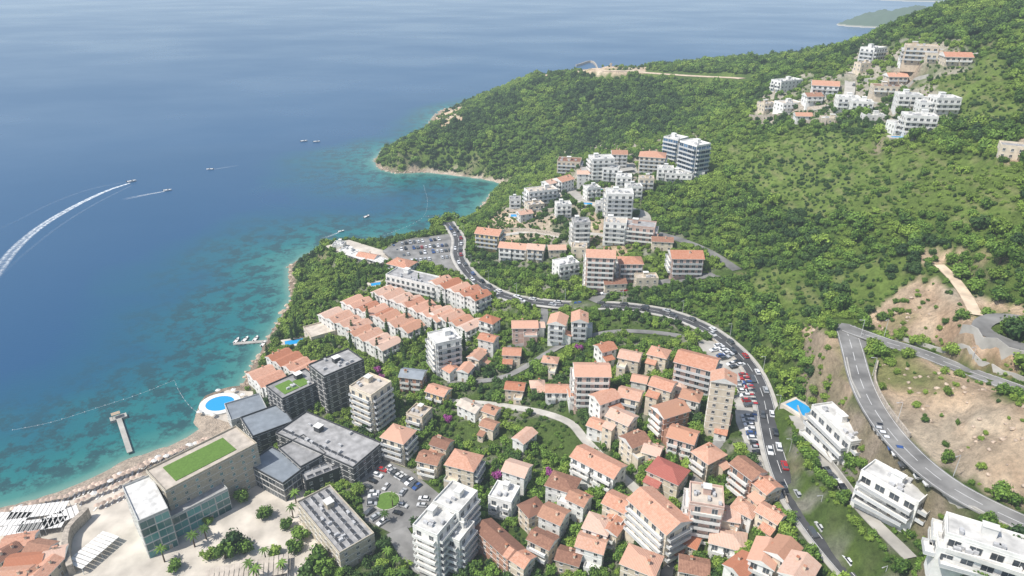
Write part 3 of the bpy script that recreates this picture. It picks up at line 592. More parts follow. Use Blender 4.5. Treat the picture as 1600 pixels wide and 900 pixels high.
L_=[
(765,497,12,10,-30,3,'hip','W','O',1),(763,525,12,9,-30,3,'gable','W','O',1),(745,552,11,9,60,2,'gable','C','S',1),(728,572,11,8,60,2,'gable','W','O',0),
(820,505,18,11,5,3,'gable','P','O',1),(872,497,14,12,75,4,'gable','W','O',1),(906,494,14,11,80,4,'gable','W','S',1),(800,547,12,10,-10,2,'gable','C','O',1),
(685,607,14,10,-30,2,'gable','Y','O',1),(702,572,11,9,-40,2,'gable','W','O',0),(735,632,15,9,-30,2,'gable','W','T',0),(768,638,9,8,-30,2,'gable','C','N',0),
(805,602,12,9,-10,2,'gable','B','O',0),(870,605,14,9,-8,2,'gable','W','O',1),(840,598,9,8,0,1,'hip','C','S',0),
(925,575,18,13,5,6,'gable','P','O',2),(985,552,13,11,-25,3,'gable','C','S',1),(946,540,11,10,20,3,'gable','W','O',1),(1030,548,12,11,-25,3,'hip','C','O',1),
(1090,560,20,14,-25,5,'gable','P','O',2),(945,617,14,11,25,4,'gable','W','O',1),(985,612,13,11,-25,3,'gable','C','S',1),(1036,597,13,11,-25,4,'gable','C','O',1),(1080,615,11,10,-25,3,'hip','W','N',1),
(972,648,14,11,-35,4,'gable','C','S',1),(1048,636,17,12,30,4,'gable','R','N',2),(992,684,12,11,30,3,'gable','C','N',1),(1068,675,14,12,-30,3,'gable','P','S',1),(1108,706,13,11,40,3,'hip','B','O',1),
(1044,732,17,13,-35,3,'hip','C','E',1),(935,718,23,11,-32,3,'gable','W','O',1),(725,716,17,14,-25,4,'hip','C','O',2),(672,712,13,10,-25,3,'gable','C','N',1),
(808,728,13,11,-30,3,'gable','W','S',1),(820,678,13,8,50,2,'gable','W','S',0),(880,750,15,12,-28,3,'hip','W','N',1),(832,790,11,10,30,3,'hip','B','N',1),
(866,800,12,11,-35,3,'gable','W','N',1),(968,783,13,11,-35,3,'gable','C','O',1),(1030,794,22,13,-52,5,'gable','C','O',2),(1104,774,13,12,-10,6,'flat','P','T',2),
(1170,728,13,10,-55,4,'gable','R','N',1),(1195,752,12,10,-55,3,'gable','B','O',1),(935,815,12,11,-30,3,'hip','W','S',1),(780,840,22,9,-45,3,'gable','R','N',1),(812,866,12,9,-45,3,'gable','C','O',0),
(1138,838,15,11,-15,2,'hip','W','S',1),(1003,872,15,12,-25,4,'hip','C','O',1),(1196,862,14,10,55,3,'gable','W','O',1),(1250,885,14,11,50,3,'gable','W','S',1),(1225,855,12,10,50,3,'gable','C','N',0),
(1085,880,12,9,-10,3,'gable','C','N',0),(622,675,16,14,-20,4,'hip','C','O',2),(655,643,12,12,-20,3,'flat','B','T',1),(900,610,9,8,10,2,'gable','W','S',0),
(645,582,16,11,-15,3,'gable','R','K',1),(1205,800,10,8,-55,2,'gable','C','O',0),(1165,790,10,9,-40,2,'hip','W','S',0),(1075,838,11,9,-30,2,'gable','C','O',0),(890,865,11,9,-20,2,'gable','B','N',0),
(935,660,10,9,-30,2,'gable','W','O',0),(860,560,10,8,-20,2,'hip','C','S',0),(1000,590,9,8,-20,2,'gable','W','O',0),
(765,660,9,8,-30,2,'gable','C','N',0),(905,775,10,9,-30,3,'gable','W','N',0),(1020,700,9,9,-30,2,'gable','C','S',0),
(1125,650,11,9,-30,2,'gable','W','O',0),(690,690,11,9,-25,3,'gable','C','N',1),(1135,800,11,9,-20,2,'gable','C','S',0),(848,838,12,9,-30,3,'gable','C','N',1),(925,845,13,10,-25,3,'gable','W','S',1),(958,818,11,9,55,3,'gable','C','O',1),(1160,880,12,9,40,2,'gable','W','O',0),(1060,600,9,8,-25,2,'hip','W','S',0),(840,505,9,8,5,2,'gable','W','S',0),
(765,360,19,13,-15,4,'gable','Y','O',2),(803,382,20,11,-8,3,'gable','W','O',1),(838,384,12,10,-8,3,'gable','C','S',1),(884,410,15,11,20,3,'flat','W','Z',1),
(908,345,12,11,-5,6,'flat','G','X',2),(939,394,18,13,-5,7,'gable','P','O',2),(985,405,15,12,-5,4,'hip','P','O',2),(962,345,16,12,-10,5,'flat','W','T',2),(998,350,24,13,-10,4,'flat','P','X',2),(1072,396,20,14,-8,4,'gable','P','O',2),
(880,278,15,12,40,3,'gable','W','O',1),(860,283,12,10,40,3,'gable','W','S',1),(845,296,26,12,25,4,'flat','W','T',2),(890,250,22,16,-10,4,'flat','B','N',2),(940,246,20,15,15,6,'flat','W','Z',2),(968,237,14,12,-10,4,'gable','W','N',1),
(968,300,20,15,-5,6,'flat','W','Z',2),(1020,240,22,17,-10,5,'hip','C','S',2),(1060,270,22,10,-10,2,'flat','W','Z',1),(805,310,10,9,0,3,'flat','W','X',1),(835,318,14,10,20,2,'flat','C','T',1),(975,275,13,10,-10,3,'flat','W','Z',1),(925,292,12,9,10,3,'flat','W','Z',1),(1010,278,12,9,0,3,'flat','C','T',1),(905,385,11,9,0,2,'flat','C','T',0),(1010,432,14,8,5,2,'flat','C','T',0),(960,438,14,8,5,2,'gable','C','N',0),
(955,262,14,10,-5,4,'flat','W','Z',1),(990,290,13,9,0,3,'flat','W','Z',1),(945,318,14,9,-5,2,'flat','W','Z',1),(862,305,12,9,30,2,'flat','W','T',0),(820,330,11,8,20,2,'gable','W','S',0),(880,318,12,9,0,3,'flat','W','Z',1),(1085,268,16,9,-10,2,'flat','W','Z',1),(912,268,11,9,0,3,'gable','W','S',0),(1035,372,14,9,-10,2,'gable','C','N',0),(870,385,12,9,-5,2,'gable','C','S',0),(925,400,10,8,0,3,'gable','W','O',0),(1040,262,13,9,-10,3,'flat','W','Z',1),
(1365,76,18,13,30,4,'flat','W','Z',2),(1440,72,22,16,-20,4,'flat','B','T',2),(1462,84,14,12,-20,2,'flat','C','T',1),(1495,85,18,12,-5,2,'gable','C','O',1),(1230,125,26,12,18,3,'flat','W','Z',1),(1290,130,20,14,-25,3,'gable','W','S',1),
(1325,152,16,12,-20,3,'flat','W','Z',1),(1347,158,14,12,-20,3,'flat','W','Z',1),(1232,160,18,13,10,2,'flat','W','T',1),(1200,162,14,11,20,2,'flat','C','T',1),(1385,135,20,12,-20,2,'flat','C','N',1),(1420,148,15,11,-15,3,'flat','W','Z',1),
(1476,154,15,12,-5,3,'flat','W','Z',2),(1437,180,18,12,-10,4,'flat','W','Z',2),(1408,192,13,11,0,2,'flat','W','Z',1),(1300,185,16,10,-10,1,'flat','C','Z',0),(1400,118,14,10,-10,2,'gable','C','O',1),(1270,148,13,10,10,2,'gable','W','N',1),(1365,180,14,9,-10,1,'flat','W','Z',0),(1255,178,12,9,0,2,'gable','W','S',0),(1420,95,12,10,-10,2,'flat','W','Z',0),(1450,160,12,10,-10,2,'flat','W','Z',1),(1350,100,12,9,10,2,'flat','C','T',0),
(1595,228,18,10,-20,2,'flat','C','X',0),
(530,381,9,9,0,1,'flat','W','Z',0),(575,398,16,10,-30,1,'gable','W','O',0),(545,392,14,8,-30,1,'flat','W','Z',0),(628,409,18,13,-25,2,'hip','W','O',1),
]
for t in L_:
    u,v,w,d,rot,fl,roof,wall,rc,bal=t
    big=fl>=5 or w>=22
    kw={}
    if big: kw=dict(name='apartment_building',cat='apartment building',bay=3.4)
    elif v>480 and roof!='flat': kw=dict(annex=random.random()<.6)
    f_=(.80 if big else .69) if v>480 else (.84 if (v>200 and u<1120) else .92)
    B(u,v,w*f_,d*f_,rot+random.uniform(-8,8),fl,roof,wall,rc,bal,fh=2.85,**kw)
AP=dict(name='apartment_building',cat='apartment building',bay=3.6)
BL(612,424,690,442,12,3,'flat','W','X',2,name='hotel',cat='hotel',bay=3.4,label='long white three-storey hotel with flat grey roof')
BL(674,530,714,521,12,6,'flat','W','Z',2,label='six-storey white apartment block with deep balconies',**AP)
BL(562,594,596,608,13,7,'flat','C','T',2,label='seven-storey cream apartment tower with balconies',**AP)
BL(1131,582,1131,597,8.5,8,'gable','C','S',False,label='eight-storey cream apartment tower with orange roof',**AP)
BL(1045,212,1068,217,13,6,'flat','W','Z',2,gl='b',tall_glass=True,label='white apartment block with blue glass bands and balconies',**AP)
BL(1073,219,1100,227,13,8,'flat','W','Z',2,gl='b',tall_glass=True,label='white apartment block with blue glass bands and balconies',**AP)
BL(662,802,700,818,13,7,'flat','W','Z',2,**AP)
BL(692,768,732,785,12,7,'flat','W','Z',2,**AP)
BL(706,822,730,832,10,5,'flat','W','Z',2,**AP)
BL(770,764,806,774,9,3,'flat','W','Z',1)
for a in((1284,632,1346,690),(1356,728,1446,778),(1478,818,1612,860)):
    BL(*a,8,3,'flat','W','Z',2,bd=2.4,label='white three-storey terraced apartment block with flat roof',**AP)
    BL(a[0]-14,a[1]+26,a[2]-20,a[3]+18,6,2,'flat','W','Z',2,bd=2.4,label='white two-storey stepped terrace wing with flat roof',**AP)
BL(243,752,385,680,17,6,'flat','S','T',False,name='hotel',cat='hotel',bay=4.2,green='one',fh=3.2,gl='g',label='sandstone hotel with green glass and grass roof panel',extra=False)
BL(214,752,240,806,10,5,'flat','G','Z',False,name='hotel',cat='hotel',bay=4.2,fh=3.5,gl='g',tall_glass=True,label='hotel wing clad in green curtain glass',extra=False)
BL(262,802,350,758,7,3,'flat','G','X',False,name='hotel',cat='hotel',bay=4.2,fh=3.3,gl='g',tall_glass=True,label='low hotel front clad in green glass',extra=False)
BL(428,614,490,586,15,5,'flat','D','X',False,name='hotel',cat='hotel',bay=3.6,green=True,label='dark charcoal hotel block with planted roof strips')
BL(494,580,556,554,14,7,'flat','D','X',False,name='hotel',cat='hotel',bay=3.6,label='taller dark charcoal hotel block with flat grey roof')
BL(356,645,412,628,15,3,'flat','G','K',False,name='hotel',cat='hotel',bay=4,label='grey hotel wing with blue-grey metal roof',extra=False)
BL(385,668,448,645,17,3,'flat','D','K',False,name='hotel',cat='hotel',bay=4,label='charcoal hotel wing with blue-grey metal roof',extra=False)
BL(455,660,575,712,18,3,'flat','D','X',False,name='hotel',cat='hotel',bay=4,skyl=1,label='long hotel wing with grey gravel roof')
BL(455,690,490,720,12,3,'flat','D','X',False,name='hotel',cat='hotel',bay=4,label='dark linking hotel wing with grey roof',extra=False)
BL(470,740,575,700,12,2,'flat','D','X',False,name='hotel',cat='hotel',bay=4,skyl=3,label='hotel wing with rows of roof skylights',extra=False)
BL(490,772,558,850,14,3,'flat','S','X',False,name='hotel',cat='hotel',bay=4,skyl=4,label='grey hotel wing with rows of dark roof skylights')
BL(405,712,462,742,13,3,'flat','D','K',False,name='hotel',cat='hotel',bay=4,tall_glass=True,label='low dark glass hotel entrance block',extra=False)
BL(480,520,535,505,14,1,'flat','C','T',False,name='restaurant',cat='restaurant',label='low beach restaurant with flat terrace roof',extra=False)
for t in[(30,842,14,9,15,2,'gable','S','O',0),(62,852,12,9,-10,2,'gable','S','N',0),(40,872,16,9,10,2,'gable','S','O',0),(20,895,14,10,5,2,'gable','S','S',0),(70,885,12,9,80,2,'gable','S','O',0),(5,862,12,9,60,2,'gable','S','N',0),(85,862,9,8,20,2,'gable','S','S',0),(50,892,10,8,0,2,'gable','S','N',0)]:
    u,v,w,d,rot,fl,roof,wall,rc,bal=t; B(u,v,w*.72,d*.72,rot,fl,roof,wall,rc,bal,label='old town stone house with orange tiled gable roof')
# ---------------------------------------------------------------- pools
def pool(u,v,w,d,rot,label,round_=False,deck=2.0):
    x,y,z=hit(u,v,1.0); z+=.9; r=obj('swimming_pool',None,(x,y,z),math.radians(rot),label=label,category='pool')
    if not round_: padrect(x,y,w+2*deck,d+2*deck,math.radians(rot),z-.2,3,1)
    mb=MB(); 
    if round_:
        n=32
        def ring(R_,zz): return [(R_*math.cos(2*math.pi*i/n),R_*math.sin(2*math.pi*i/n)*.92,zz) for i in range(n)]
        A_=ring(w/2,.12);B_=ring(w/2+deck,.12);Cc=ring(w/2+deck,-3)
        for i in range(n):
            j=(i+1)%n; mb.face([A_[i],B_[i],B_[j],A_[j]]); mb.face([B_[i],Cc[i],Cc[j],B_[j]])
        obj('rim',mb.mesh('rim',[M_trim]),parent=r); wm=MB(); wm.face(ring(w/2+.02,.03)); obj('water',wm.mesh('water',[M_pool]),parent=r)
    else:
        W2,D2=w/2,d/2
        for q in((-W2-deck,W2+deck,-D2-deck,-D2),(-W2-deck,W2+deck,D2,D2+deck),(-W2-deck,-W2,-D2,D2),(W2,W2+deck,-D2,D2)): mb.box(*q,-4,.15,0)
        obj('rim',mb.mesh('rim',[M_pave]),parent=r); wm=MB(); wm.box(-W2+.003,W2-.003,-D2+.003,D2-.003,-1,.03); obj('water',wm.mesh('water',[M_pool]),parent=r)
    FOOT.append((x,y,w/2+deck,(d or w)/2+deck,math.radians(rot))); return x,y,z
PX=pool(344,631,13.5,13.5,0,'round blue swimming pool on a sea terrace',True,3)
pool(1252,640,10,6.5,-60,'rectangular blue pool beside white apartments',deck=1.2)
pool(460,535,10,5,20,'blue hotel pool on a seaside terrace')
pool(590,444,8,4,20,'small blue pool among white villas')
pool(808,337,9,5,0,'blue pool on the hillside terrace')
pool(915,318,9,4,-10,'narrow blue pool between white flats'); pool(935,296,7,3,-10,'small blue pool between white flats')
pool(1405,215,9,3.5,-5,'long narrow pool in front of white villa')
make_terrain()
# ---------------------------------------------------------------- walls
def wallpx(px,h,t,mat,label,name='retaining_wall',cat='wall'):
    pts=[hit(*p) for p in px]; c=catmull(pts,3); zz=np.array([hz(p[0],p[1]) for p in c]); c[:,2]=zz
    tt=np.gradient(c[:,:2],axis=0); tt/=np.linalg.norm(tt,axis=1)[:,None]+1e-9; nr=np.stack([-tt[:,1],tt[:,0]],1)
    mb=MB()
    for i in range(len(c)-1):
        q=[]
        for j,sg in((i,1),(i+1,1),(i+1,-1),(i,-1)): q.append((c[j,0]+nr[j,0]*sg*t/2,c[j,1]+nr[j,1]*sg*t/2,c[j,2]))
        lo=[(a[0],a[1],a[2]-3) for a in q]; hi=[(a[0],a[1],a[2]+h) for a in q]
        mb.face(hi[::-1]); mb.face([lo[0],lo[1],hi[1],hi[0]]); mb.face([lo[3],hi[3],hi[2],lo[2]])
        if i==0: mb.face([lo[3],lo[0],hi[0],hi[3]])
        if i==len(c)-2: mb.face([lo[1],lo[2],hi[2],hi[1]])
    obj(name,mb.mesh(name,[mat]),label=label,category=cat)
wallpx([(1500,522),(1530,543),(1570,560),(1610,570)],3,.6,M_conc,'pale concrete retaining wall beside the hillside road')
wallpx([(1322,562),(1332,602),(1357,652),(1394,704),(1452,758),(1520,798),(1600,838)],.9,.4,M_conc,'low concrete wall along the hillside road')
wallpx([(1400,532),(1460,548),(1530,573),(1600,597)],1.6,.4,M_conc,'concrete wall along the upper hillside road')
wallpx([(1370,570),(1366,600),(1385,640),(1420,685)],1.8,.5,M_stone,'stone wall holding back the excavated slope')
wallpx([(1110,530),(1150,566),(1182,625),(1192,680),(1204,730),(1230,790)],1.0,.4,M_stone,'low stone wall beside the main road')
wallpx([(900,104),(930,102),(955,104)],4,2,M_stone,'old stone fort wall on the ridge','fort_wall')
wallpx([(1170,186),(1230,190),(1290,196)],3.5,.6,M_stone,'stone terrace wall under the villas')
wallpx([(1380,204),(1430,219),(1480,194)],3.5,.6,M_conc,'white terrace wall under the villas')
wallpx([(1190,172),(1240,172),(1290,168)],2.5,.6,M_stone,'stone terrace wall under the villas')
wallpx([(1350,128),(1400,130),(1450,122)],2.5,.6,M_conc,'white terrace wall under the villas')
wallpx([(115,900),(108,870),(112,840),(130,820),(140,808)],5,2,M_stone,'curved stone town wall beside the plaza','town_wall')
wallpx([(760,372),(800,362),(850,366),(900,378)],2.5,.5,M_stone,'stone terrace wall below the hillside flats')
wallpx([(790,330),(830,335),(880,330)],2.5,.5,M_stone,'stone terrace wall below the hillside flats')
wallpx([(1245,640),(1290,715),(1350,800)],2.0,.4,M_conc,'garden wall below the white terraced apartments')
# ---------------------------------------------------------------- pier & jetty
def pier():
    a=atz(186,655,1); b2=atz(203,707,1); L=math.hypot(b2[0]-a[0],b2[1]-a[1]); ang=math.atan2(b2[1]-a[1],b2[0]-a[0])
    r=obj('pier',None,(a[0],a[1],0),ang,label='concrete bathing pier with small shelter at its end',category='pier')
    mb=MB(); mb.box(0,L,-1.1,1.1,.9,1.3,0)
    for k in range(6): mb.box(k*L/5.5,k*L/5.5+.6,-1.0,1.0,-3,.898,0)
    obj('walkway',mb.mesh('walkway',[M_conc]),parent=r)
    mb=MB(); mb.box(-3.5,-.002,-3.6,3.6,-2,1.32); obj('platform',mb.mesh('platform',[M_conc]),parent=r)
    mb=MB(); mb.box(-3.2,-.6,-2.6,1.2,3.4,3.6)
    for px_,py_ in((-3,-2.4),(-.9,-2.4),(-3,.9),(-.9,.9)): mb.frustum(px_,py_,1.32,3.4,.1,.1,6)
    obj('shelter',mb.mesh('shelter',[M_wood]),parent=r)
pier()
def pontoon(u1,v1,u2,v2,w,label):
    a=atz(u1,v1,.5); b2=atz(u2,v2,.5); L=math.hypot(b2[0]-a[0],b2[1]-a[1]); ang=math.atan2(b2[1]-a[1],b2[0]-a[0])
    mb=MB(); mb.box(0,L,-w/2,w/2,.3,.7,0)
    k=0
    while k<L: mb.box(k,k+1.2,-w/2+.1,w/2-.1,-.3,.298,1); k+=2.4
    obj('jetty',mb.mesh('jetty',[M_conc,M_white]),(a[0],a[1],0),ang,label=label,category='jetty')
pontoon(365,537,418,533,2.6,'floating jetty with moored boats'); pontoon(718,342,742,341,2,'small wooden jetty in the cove')
# ---------------------------------------------------------------- boats
def boatmeshes():
    mb=MB(); secs=[]
    for t in np.linspace(0,1,9):
        x=-3.2+6.6*t; w=1.15*(1-max(0,(t-.45)/.55)**2.2)+.02; zk=-.25+.45*max(0,t-.6); zd=.75+.3*t
        secs.append([(x,-w,zd),(x,-w*.85,.15+.2*t),(x,0,zk),(x,w*.85,.15+.2*t),(x,w,zd)])
    for i in range(8):
        for j in range(4): mb.face([secs[i][j],secs[i+1][j],secs[i+1][j+1],secs[i][j+1]])
    mb.face(secs[0][::-1]); hull=mb.mesh('hull',[M_white],False)
    dk=MB()
    for i in range(8): 
        a,b2=secs[i],secs[i+1]; low=.28 if 1<=i<=4 else .03
        dk.face([(a[0][0],a[0][1]+.08,a[0][2]-low),(b2[0][0],b2[0][1]+.08,b2[0][2]-low),(b2[4][0],b2[4][1]-.08,b2[4][2]-low),(a[4][0],a[4][1]-.08,a[4][2]-low)])
    deck=dk.mesh('deck',[M_canvW])
    ws=MB(); ws.face([(.9,-.8,.85),(.9,.8,.85),(.4,.7,1.5),(.4,-.7,1.5)]); ws.face([(.9,-.8,.85),(.4,-.7,1.5),(-.3,-.85,.85)]); ws.face([(.9,.8,.85),(-.3,.85,.85),(.4,.7,1.5)])
    wind=ws.mesh('windscreen',[M_glass])
    en=MB(); en.box(-3.7,-3.2,-.3,.3,.2,1.15); engine=en.mesh('outboard_engine',[M_black])
    return hull,deck,wind,engine
BO=boatmeshes()
def boat(u,v,ang,s=1.0,label='small white motorboat on open water'):
    x,y=atz(u,v,0); r=obj('boat',None,(x,y,.12*s),ang,label=label,category='boat',scale=(s,s,s))
    for nm,me in zip(('hull','deck','windscreen','outboard_engine'),BO): obj(nm,me,parent=r)
    return x,y
m,nt,b=newmat('foam'); at=N(nt,'ShaderNodeAttribute',attribute_name='foam'); g=N(nt,'ShaderNodeNewGeometry'); no=N(nt,'ShaderNodeTexNoise'); no.inputs['Scale'].default_value=.35; no.inputs['Detail'].default_value=8; no.inputs['Roughness'].default_value=.7
nt.links.new(g.outputs['Position'],no.inputs['Vector']); mr=N(nt,'ShaderNodeMapRange'); mr.inputs[1].default_value=.33; mr.inputs[2].default_value=.58; nt.links.new(no.outputs['Fac'],mr.inputs[0])
mu=N(nt,'ShaderNodeMath',operation='MULTIPLY',use_clamp=True); nt.links.new(at.outputs['Fac'],mu.inputs[0]); nt.links.new(mr.outputs[0],mu.inputs[1]); nt.links.new(mu.outputs[0],b.inputs['Alpha']); b.inputs['Base Color'].default_value=(.78,.83,.86,1); b.inputs['Roughness'].default_value=.9; M_foam=m
def wake(px,w0,w1,strength=.9):
    pts=[(*atz(u,v,0),0) for u,v in px]; c=catmull(pts,4); t=np.gradient(c[:,:2],axis=0); t/=np.linalg.norm(t,axis=1)[:,None]; nr=np.stack([-t[:,1],t[:,0]],1); n_=len(c)
    vs=[];uv=[]; K=9
    for i in range(n_):
        f=i/(n_-1); w=w0+(w1-w0)*f**.7
        for j in range(K):
            s_=j/(K-1)*2-1; vs.append((c[i,0]+nr[i,0]*w*s_,c[i,1]+nr[i,1]*w*s_,.05)); uv.append((f,s_))
    i_,j_=np.meshgrid(np.arange(n_-1),np.arange(K-1),indexing='ij'); a=(i_*K+j_).ravel()
    me=bpy.data.meshes.new('wake'); fastmesh(me,np.array(vs),np.stack([a,a+1,a+K+1,a+K],-1),True)
    al=me.attributes.new('foam','FLOAT','POINT'); uvn=np.array(uv); f=uvn[:,0]; s_=np.abs(uvn[:,1])
    val=(np.exp(-((s_-.55)/.28)**2)+.8*np.exp(-(s_/.3)**2)*(1-f))*(1-f)**.7*strength*1.2; val[s_>.98]=0
    al.data.foreach_set('value',val.astype(np.float32)); me.materials.append(M_foam)
    obj('wake',me,kind='stuff',label='white foam trail behind a speeding boat',category='wake')
boat(206,284,math.radians(35),1.25,'white speedboat leaving a long curved wake'); wake([(203,286),(165,299),(115,323),(65,353),(25,387),(-5,425),(-60,500)],1.3,5.8,1.05)
boat(262,298,math.radians(20),1.1,'white motorboat trailing a short wake'); wake([(258,299),(240,302),(215,307),(190,312)],1,3,.7)
boat(328,265,math.radians(190),1.0,'small dark-decked motorboat crossing the bay'); wake([(330,265),(350,262),(375,258)],.7,2,.3)
boat(475,221,.4,1.2);boat(495,222,.2,1.2);boat(573,339,1.0,1.0,'small moored boat near the cove');boat(727,343,.1,1.1,'moored boat at the cove jetty');boat(533,362,.5,.8,'small motorboat off the headland'); wake([(530,363),(515,369),(500,373)],.6,2,.5)
for u,v,a in((370,533,1.5),(384,531,1.4),(400,530,1.5),(412,538,1.5)): boat(u,v,a,.9,'white motorboat moored at floating jetty')
for px_,w0 in (([(205,290),(150,318),(95,352),(40,395),(-20,450)],.7),([(200,284),(140,296),(80,318),(20,348),(-20,365)],.7)): wake(px_,w0,w0*2,.14)
def buoys(px,label):
    pts=[(*atz(u,v,0),.1) for u,v in px]; c=catmull(pts,4); mb=MB(); x0,y0=c[0,:2]
    for i,p in enumerate(c):
        mb.frustum(p[0]-x0,p[1]-y0,-.1,.28,.22,.14,8,0)
        if i: 
            q=c[i-1]; mb.face([(q[0]-x0,q[1]-y0,.05),(p[0]-x0,p[1]-y0,.05),(p[0]-x0,p[1]-y0+.05,.06),(q[0]-x0,q[1]-y0+.05,.06)])
    obj('buoy_line',mb.mesh('buoy_line',[M_white]),(x0,y0,0),label=label,category='buoy line')
buoys([(272,594),(282,615),(300,638),(330,656)],'white float line enclosing the swimming area')
buoys([(20,672),(80,660),(150,638),(220,615),(272,594)],'white float line enclosing the swimming area')
buoys([(662,290),(668,315),(662,338),(640,352),(600,368)],'white float line across the cove')
buoys([(662,338),(700,338),(735,338)],'white float line across the cove')
# ---------------------------------------------------------------- parasols
pm=MB(); pm.frustum(0,0,2.1,2.75,1.3,.05,8,0); PC=pm.mesh('canopy',[M_canv]); pmw=MB(); pmw.frustum(0,0,2.1,2.75,1.3,.05,8,0); PCW=pmw.mesh('canopy',[M_canvW])
pp=MB(); pp.frustum(0,0,0,2.2,.05,.05,6,0); PPm=pp.mesh('pole',[M_trim])
lm=MB(); lm.box(-.32,.32,-.9,.35,.28,.36,0); lm.face([(-.32,.35,.36),(.32,.35,.36),(.32,.95,.75),(-.32,.95,.75)]); 
for a_,b_ in((-.3,-.8),(.24,-.8),(-.3,.2),(.24,.2)): lm.box(a_,a_+.06,b_,b_+.06,0,.278,0)
LM=lm.mesh('sun_lounger',[M_canvW])
def parasol(x,y,white,lab,grp):
    z=hz(x,y); r=obj('parasol',None,(x,y,z),random.random(),label=lab,category='parasol',group=grp)
    obj('canopy',PCW if white else PC,parent=r); obj('pole',PPm,parent=r)
def beachrow(u1,v1,u2,v2,n_,white=False):
    for i in range(n_):
        t=(i+.5)/n_; x,y,z=hit(u1+(u2-u1)*t,v1+(v2-v1)*t); wt=random.random()<.18; parasol(x+random.uniform(-.4,.4),y+random.uniform(-.4,.4),wt,('pale' if wt else 'brown')+' canvas parasol shading sun loungers on the beach','parasols on the beach')
        for s_ in(-1,1):
            if random.random()<.7:
                xx,yy=x+s_*1.1,y-.6; obj('sun_lounger',LM,(xx,yy,hz(xx,yy)),random.uniform(-.2,.2),label='pale sun lounger on the beach sand',category='sun lounger',group='loungers on the beach')
beachrow(110,779,215,737,14);beachrow(120,791,222,748,12);beachrow(140,771,325,690,19);beachrow(215,734,330,689,12);beachrow(0,807,110,779,12);beachrow(150,798,215,768,7)
for i in range(7):
    a_=i/9*2*math.pi-2.2
    x,y=PX[0]+11.0*math.cos(a_),PX[1]+10.4*math.sin(a_); r=obj('parasol',None,(x,y,hz(x,y)+.18),0,label='white parasol beside the round pool',category='parasol',group='parasols around the pool'); obj('canopy',PCW,parent=r); obj('pole',PPm,parent=r)
def awning(u,v,w,d,rot,lab,mat=M_canvW):
    x,y,z=hit(u,v,3.2); r=obj('awning',None,(x,y,z),math.radians(rot),label=lab,category='awning'); mb=MB(); k=int(w/1.6)
    for i in range(k):
        x0=-w/2+i*w/k; mb.box(x0+.12,x0+w/k-.12,-d/2,d/2,3.0,3.15)
    obj('canopy',mb.mesh('canopy',[mat]),parent=r); mb=MB()
    for a_ in(-w/2+.2,w/2-.2,0):
        for b_ in(-d/2+.2,d/2-.2): mb.box(a_-.08,a_+.08,b_-.08,b_+.08,-.5,2.998)
    obj('frame',mb.mesh('frame',[M_rail]),parent=r); FOOT.append((x,y,w/2,d/2,math.radians(rot)))
for t in((60,798,20,7,10),(95,808,12,7,40),(66,820,16,6,10),(145,858,16,8,70),(14,812,14,7,0),(30,828,16,5,10)): awning(*t,'white slatted beach cafe awning beside the plaza')
awning(385,892,28,9,15,'broad pale canopy beside the plaza',ROOF['T'][1]); awning(560,398,16,9,-35,'white restaurant awning on the headland terrace'); awning(590,405,12,8,-35,'white restaurant awning on the headland terrace')
# ---------------------------------------------------------------- cars
carcols=[('white',(.75,.75,.75)),('silver',(.42,.43,.44)),('black',(.015,.015,.017)),('dark grey',(.08,.085,.09)),('red',(.40,.02,.02)),('blue',(.03,.08,.25)),('light grey',(.55,.55,.54))]
CAR=[]
def wheel():
    mb=MB(); n_=12
    A_=[(.33*math.cos(2*math.pi*i/n_),-.11,.33*math.sin(2*math.pi*i/n_)) for i in range(n_)]; B_=[(a[0],.11,a[2]) for a in A_]
    for i in range(n_): j=(i+1)%n_; mb.face([A_[i],A_[j],B_[j],B_[i]])
    mb.face(A_[::-1]); mb.face(B_); 
    mb.face([(a[0]*.6,-.115,a[2]*.6) for a in A_][::-1],1); mb.face([(a[0]*.6,.115,a[2]*.6) for a in A_],1)
    return mb.mesh('wheel',[M_black,M_unit])
WH=wheel()
for cn,cc in carcols:
    m,nt,b=newmat('car_paint_'+cn.replace(' ','_')); b.inputs['Base Color'].default_value=(*cc,1); b.inputs['Roughness'].default_value=.25; b.inputs['Coat Weight'].default_value=.5
    mb=MB(); prof=[(-2.1,.3),(-2.12,.75),(-1.95,.92),(-1.2,.98),(.75,.98),(1.9,.82),(2.1,.6),(2.1,.3)]
    Lf=[(x,-.88+(.06 if z>.9 else 0),z) for x,z in prof]; Rt=[(x,.88-(.06 if z>.9 else 0),z) for x,z in prof]
    n_=len(prof)
    for i in range(n_): j=(i+1)%n_; mb.face([Lf[i],Lf[j],Rt[j],Rt[i]])
    mb.face(Lf[::-1]); mb.face(Rt)
    mb.face([(-1.45,-.6,1.462),(.1,-.6,1.462),(.1,.6,1.462),(-1.45,.6,1.462)])
    body=mb.mesh('body',[m])
    cb=MB(); lo=[(-1.95,-.78,.95),(.95,-.78,.95),(.95,.78,.95),(-1.95,.78,.95)]; hi=[(-1.5,-.62,1.45),(.15,-.62,1.45),(.15,.62,1.45),(-1.5,.62,1.45)]
    for i in range(4): j=(i+1)%4; cb.face([lo[i],lo[j],hi[j],hi[i]])
    cb.face(hi); CAR.append((cn,body,cb.mesh('windows',[M_glass])))
ncar=0; CARPOS=[]
